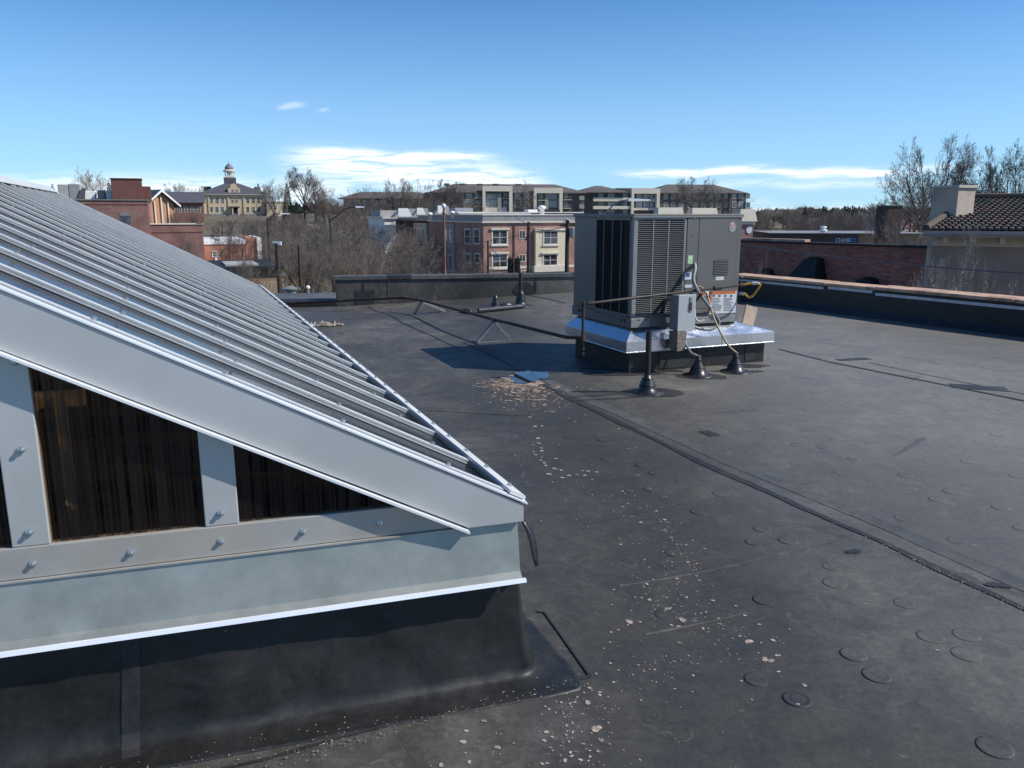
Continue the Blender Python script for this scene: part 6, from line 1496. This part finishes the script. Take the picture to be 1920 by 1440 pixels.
# street trees across the middle, left of the row houses
ST = [('multi_b', 438, 84, 398, 90, 'bare tree standing before the orange brick shop'), ('open', 470, 190, 404, 70, 'bare tree on the grass slope below the school'),
      ('multi', 520, 150, 398, 60, 'reddish bare tree behind the left street lamp'), ('round', 415, 215, 410, 46, 'small bare tree on the slope left of the school door'),
      ('multi', 560, 140, 400, 80, 'reddish bare tree on the slope below the dark evergreen'), ('multi_b', 590, 96, 412, 100, 'twiggy bare tree between the street lamps'),
      ('round', 650, 84, 400, 120, 'dense dark bare tree right of the curved street lamp'), ('open', 640, 66, 425, 110, 'bare tree low over the left end of the far parapet'),
      ('vase', 690, 78, 408, 110, 'dense bare tree before the white walled house'), ('multi_b', 735, 70, 420, 130, 'broad dark bare tree left of the shaded terrace'),
      ('round', 775, 80, 428, 90, 'bare tree overlapping the shaded terrace end'), ('multi', 700, 58, 455, 110, 'reddish low bare tree behind the far parapet'),
      ('multi', 620, 60, 462, 90, 'reddish low bare tree at the parapet end'), ('multi_b', 570, 72, 450, 80, 'low bare tree right of the timber post lamp'),
      ('open', 795, 60, 462, 80, 'bare tree with pale forked limbs before the rusty pole'), ('multi_b', 868, 64, 466, 80, 'bush-like bare tree right of the rusty pole'),
      ('multi', 900, 66, 486, 60, 'small bare tree at the corner of the row houses'), ('multi_b', 540, 110, 430, 70, 'bare tree behind the timber post lamp'),
      ('round', 610, 120, 398, 80, 'bare tree behind the curved street lamp'), ('multi', 470, 50, 478, 60, 'small bare tree above the skylight edge'),
      ('multi', 660, 130, 395, 90, 'reddish bare tree behind the dense street trees'), ('round', 720, 135, 392, 80, 'bare tree behind the white walled house'),
      ('multi_b', 480, 130, 405, 60, 'bare tree beside the white end wall of the orange shop'), ('multi', 355, 220, 396, 50, 'reddish bare tree before the long slate wing'),
      ('multi', 330, 200, 398, 40, 'reddish bare tree right of the gabled hall'), ('multi_b', 350, 88, 438, 50, 'bare tree before the low brick wing'),
      ('open', 925, 66, 500, 50, 'low bare branches before the row house windows'),       ('multi', 1380, 150, 402, 60, 'reddish bare tree left of the brick pier')]
for k, px, D_, top, w, lb in ST: tree(k, px, D_, top, wpx=w, label=lb)
# extra street growth with no look of its own
R = random.Random(77)
for i in range(26):
    px = R.uniform(500, 815); D_ = R.uniform(62, 165); top = 401+ (430-401)*(90/D_)+R.uniform(-18, 32)
    if px > 770: top = max(top, 440)
    tree(R.choice(['multi', 'multi_b', 'round', 'open', 'vase']), px, D_, top, wpx=R.uniform(55, 90)*90/D_, label='leafless tree in the tangle of street trees beyond the far parapet', group='tangled street trees beyond the far parapet')
for i in range(30):
    px = R.uniform(600, 900); D_ = R.uniform(225, 275); top = R.uniform(366, 392)
    tree(R.choice(['multi', 'round', 'open']), px, D_, top, wpx=R.uniform(30, 50), label='leafless tree in the belt below the apartments', group='bare trees in the belt below the apartments')
for i in range(16):
    px = R.uniform(385, 560); D_ = R.uniform(180, 290); top = 404+R.uniform(-2, 22)*(200/D_)
    tree(R.choice(['multi', 'multi_b', 'open']), px, D_, top, wpx=R.uniform(22, 40), label='leafless small tree on the dry slope below the school', group='small bare trees on the slope below the school')
# belt on the right horizon
for i in range(95):
    px = R.uniform(1385, 1760) if i > 12 else R.uniform(1760, 2000); D_ = R.uniform(120, 420); f = (D_-120)/300
    top = R.uniform(392, 412)*(1-f)+R.uniform(378, 391)*f
    tree(R.choice(['multi', 'round', 'vase', 'multi_b', 'open', 'round_b']), px, D_, top, wpx=R.uniform(40, 70)*(1-.4*f), label='leafless grey tree in the wooded belt right of the unit', group='bare trees of the wooded belt at the right')
for i, (px, top, w) in enumerate([(1510, 386, 18), (1548, 385, 22), (1562, 388, 16), (1590, 384, 20), (1602, 386, 18), (1640, 388, 16), (1570, 398, 34), (1610, 402, 40), (1645, 396, 30), (1585, 408, 40), (1680, 388, 16), (1725, 392, 20)]):
    tree('pine' if w > 25 else 'spruce', px, 230+(i % 4)*20, top, wpx=w*1.3, label='dark evergreen dotted through the wooded belt at the right', group='evergreens of the wooded belt at the right', name='pine_tree')
# far horizon wood all the way round the view
q = MB(); R = random.Random(5)
for i in range(2600):
    a = R.uniform(-62, 62); D_ = R.uniform(430, 900); x, y = D_*tan(radians(a)), D_
    if abs(x) > 1500: continue
    z = gz(x, y); h_ = R.uniform(4, 8.5); w = h_*R.uniform(.3, .55); dense = R.random() < .2
    for k in range(22):
        th = R.uniform(0, 6.28); e = R.random()**.6; rr = w*e*sin(R.uniform(.3, 1)*1.5); hz_ = h_*(.45+.55*R.random()*(1-.35*e*e))
        cx_, cy_, cz_ = x+rr*cos(th), y+rr*sin(th), z+hz_; s = w*R.uniform(.06, .2)*(2.2 if dense else 1)
        q.add([(x+(cx_-x)*.5, y+(cy_-y)*.5, z+hz_*.35), (cx_-s, cy_, cz_-s), (cx_+s*.2, cy_-.2, cz_+s*1.2), (cx_+s*1.3, cy_, cz_-s*1.4)], [(0, 1, 2), (0, 2, 3)])
q.build('distant_wood', pm('distant_wood', (.13, .115, .11), (.06, .065, .055), .02, .95, 0, 0), kind='stuff', label='distant band of leafless woods along the horizon', cat='wood')

# ------------------------------------------------------------------ poles, lamps, wires
M_POLE = pm('dark_pole', (.022, .019, .018), (.035, .028, .024), 3, .7, 0, 0)
M_TIMB = pm('timber_pole', (.060, .043, .034), (.04, .03, .025), 3, .9, 0, .2, 20, .01, stretch=(1, 1, .1))
M_RPOLE = pm('rusty_lamp_pole', (.24, .115, .060), (.17, .075, .04), 1.4, .8, .1, .1, 20, .004)
M_GLOBE = pm('lamp_globe', (.72, .74, .76), (.66, .68, .7), 2, .35, 0, 0)
def lamp(px, ptop, D, armpx, armrise, headw, label, m=M_POLE, r=.11):
    b = at(px, ptop, D); t = thing('street_lamp', label, 'street lamp', (b.x, b.y, gz(b.x, b.y)), world=True); zg = gz(b.x, b.y)
    q = MB(); q.tube([(b.x, b.y, zg), (b.x, b.y, b.z)], [r*1.25, r*.8], 8); q.build('pole', m, t)
    s = D/F; e = Vector((b.x+armpx*s, b.y, b.z+armrise*s)); q = MB()
    q.tube(bez([b-Vector((0, 0, .3)), b+(e-b)*.28+Vector((0, 0, -.10*armrise*s)), b+(e-b)*.62+Vector((0, 0, .22*armrise*s)), e], 6), .05, 6); q.build('arm', m, t)
    q = MB(); d = 1 if armpx > 0 else -1; q.hexa([e+Vector((0, -.14, -.07)), e+Vector((headw*d, -.10, -.04)), e+Vector((headw*d, .10, -.04)), e+Vector((0, .14, -.07))][::1 if d > 0 else -1], [e+Vector((0, -.10, .09)), e+Vector((headw*d, -.07, .03)), e+Vector((headw*d, .07, .03)), e+Vector((0, .10, .09))][::1 if d > 0 else -1]); q.build('lamp_head', M_GLOBE, t); return t
lamp(501, 409, 78, 24, 8, .9, 'street lamp with a curved arm in front of the slope below the school'); lamp(619, 408, 70, 48, 19, .7, 'street lamp with a long upswept arm among the dense bare trees')
lamp(1124, 400, 46, 52, 24, 1.2, 'grey cobra head street lamp reaching over the back of the unit', m=M_STEEL, r=.07)
t = thing('street_lamp', 'dark timber post with a small white lamp head above the skylight end', 'street lamp', tuple(at(519, 560, 58)), world=True)
b = at(519, 457, 58); q = MB(); q.tube([(b.x, b.y, GZ), (b.x, b.y, b.z)], .16, 8); q.build('pole', M_TIMB, t); q = MB(); q.box(b.x-.28, b.x+.32, b.y-.1, b.y+.1, b.z+.05, b.z+.16); q.box(b.x+.05, b.x+.32, b.y-.1, b.y+.1, b.z-.1, b.z+.04); q.build('lamp_head', M_GLOBE, t)
def pole(px, ptop, D, r, label, m=M_POLE, name='utility_pole', cat='utility pole', cross=None):
    b = at(px, ptop, D); zg = gz(b.x, b.y); t = thing(name, label, cat, (b.x, b.y, zg), world=True)
    q = MB(); q.tube([(b.x, b.y, zg), (b.x, b.y, b.z)], [r*1.2, r*.85], 9); q.build('pole', m, t)
    if cross:
        q = MB(); q.box(b.x-cross, b.x+cross, b.y-.06, b.y+.06, b.z-.45, b.z-.33); q.build('crossarm', m, t)
    return t, b
pole(560, 459, 62, .12, 'thin weathered post behind the timber lamp post', m=M_TIMB)
tp, b = pole(832, 385, 54, .085, 'tall rusty pole topped by a white ball before the shaded terrace', m=M_RPOLE, name='ball_topped_pole', cat='pole')
q = MB(); q.lathe((b.x, b.y, b.z-.05), [(.02, -.17), (.10, -.13), (.15, -.04), (.15, .05), (.10, .13), (.02, .17)], 16); q.build('ball', M_GLOBE, tp, smooth=True)
q = MB(); q.lathe((b.x, b.y, b.z-.5), [(.12, -.05), (.14, 0), (.1, .08)], 10); q.build('collar', M_RPOLE, tp)
tp1, b1 = pole(991, 416, 60, .13, 'dark utility pole in front of the small row house windows')
tp2, b2 = pole(1064, 412, 58, .16, 'thick dark utility pole with equipment beside the unit', cross=.55)
q = MB(); q.lathe((b2.x+.35, b2.y-.2, b2.z-.9), [(.2, -.35), (.22, -.3), (.22, .3), (.15, .36)], 12); q.build('transformer', M_STEEL, tp2)
q = MB(); q.tube([(b2.x-.3, b2.y-.1, b2.z-.2), (b2.x-.1, b2.y-.1, b2.z+.05), (b2.x+.3, b2.y-.1, b2.z-.1)], .05, 6); q.build('insulator', M_WHITE, tp2)
tp3, b3 = pole(915, 451, 64, .09, 'short dark pole left of the lower row house window')
def wire(a, b, sag, r, label, m=M_INK):
    a, b = Vector(a), Vector(b); P = [a.lerp(b, i/14)-Vector((0, 0, sag*4*(i/14)*(1-i/14))) for i in range(15)]
    q = MB(); q.tube([p-a for p in P], r, 4); o = q.build('overhead_wire', m); o.location = a; tag(o, label, 'wire')
wire(b3+Vector((0, 0, -.3)), at(958, 492, 56), .2, .03, 'black wire dipping from the short pole to the traffic signals')
wire(b1+Vector((0, 0, -.15)), at(965, 405, 90), .1, .03, 'service wire running from the dark utility pole to the row house roof'); wire(b1+Vector((0, 0, -.4)), b2+Vector((0, 0, -.4)), .25, .03, 'wire slung between the two utility poles')
wire(at(640, 436, 62), b1+Vector((0, 0, -.8)), .9, .018, 'thin wire crossing in front of the shaded terrace')
wire(at(1340, 450, 19.5), at(2100, 522, 12.0), .12, .016, 'heavy black cable sagging across the dark brick wall')
# traffic signals
for i, (px, y0, y1, lb) in enumerate(((957, 484, 512, 'left dark traffic signal before the lower row house window'), (970, 484, 512, 'right dark traffic signal before the row houses'))):
    a = at(px, y0, 56); t = thing('traffic_signal', lb, 'traffic signal', (a.x, a.y, GZ), world=True)
    q = MB(); q.box(a.x-.2, a.x+.2, a.y-.12, a.y+.12, a.z-1.0, a.z); q.build('housing', M_DARK, t, bev=.03); q = MB(); q.tube([(a.x, a.y+.2, GZ), (a.x, a.y+.2, a.z+.1)], .06, 7); q.build('pole', M_POLE, t)
    for k in range(3): q = MB(); q.tube([(a.x, a.y-.13, a.z-.2-k*.3), (a.x, a.y-.30, a.z-.2-k*.3)], .11, 10); q.build('visor', M_DARK, t)
# vehicles glimpsed among the trees
def car(px, py, D, w, col, label, boxy=False):
    p = at(px, py, D); z = gz(p.x, p.y)+.02; p.z = z; t = thing('parked_truck' if boxy else 'parked_car', label, 'truck' if boxy else 'car', tuple(p), rz=radians(23))
    m = pm('car_paint_'+str(px), col, tuple(x*.9 for x in col), 1, .3, .1, 0)
    q = MB()
    if boxy: q.box(-3, 1.6, -1.1, 1.1, .7, 3.2); q.build('cargo_box', m, t, bev=.05); q = MB(); q.prism([(1.65, -1, .5), (3.3, -1, .5), (3.3, -1, 1.3), (2.7, -1, 2.1), (1.65, -1, 2.2)], (0, 2, 0)); q.build('cab', m, t, bev=.05)
    else: q.prism([(-2.2, -.85, .3), (2.2, -.85, .3), (2.25, -.85, .75), (1.3, -.85, .95), (.7, -.85, 1.42), (-1.2, -.85, 1.45), (-1.9, -.85, 1.0), (-2.25, -.85, .9)], (0, 1.7, 0)); q.build('body', m, t, bev=.08); q = MB(); q.prism([(1.2, -.87, .97), (.68, -.87, 1.36), (-1.15, -.87, 1.38), (-1.7, -.87, 1.0)], (0, 1.74, 0)); q.build('side_glass', M_GLASS, t)
    for sx_ in (-1.4, 1.4):
        for sy in (-.95, .8): q = MB(); q.tube([(sx_, sy, .33), (sx_, sy+.2, .33)], .33, 14); q.build('wheel', M_DARK, t)
car(742, 497, 66, 3, (.75, .75, .73), 'white box truck glimpsed through the street trees', True); car(850, 520, 60, 3, (.10, .14, .22), 'dark blue car behind the rusty pole'); car(590, 530, 64, 3, (.7, .7, .7), 'white car glimpsed left of the parapet end')
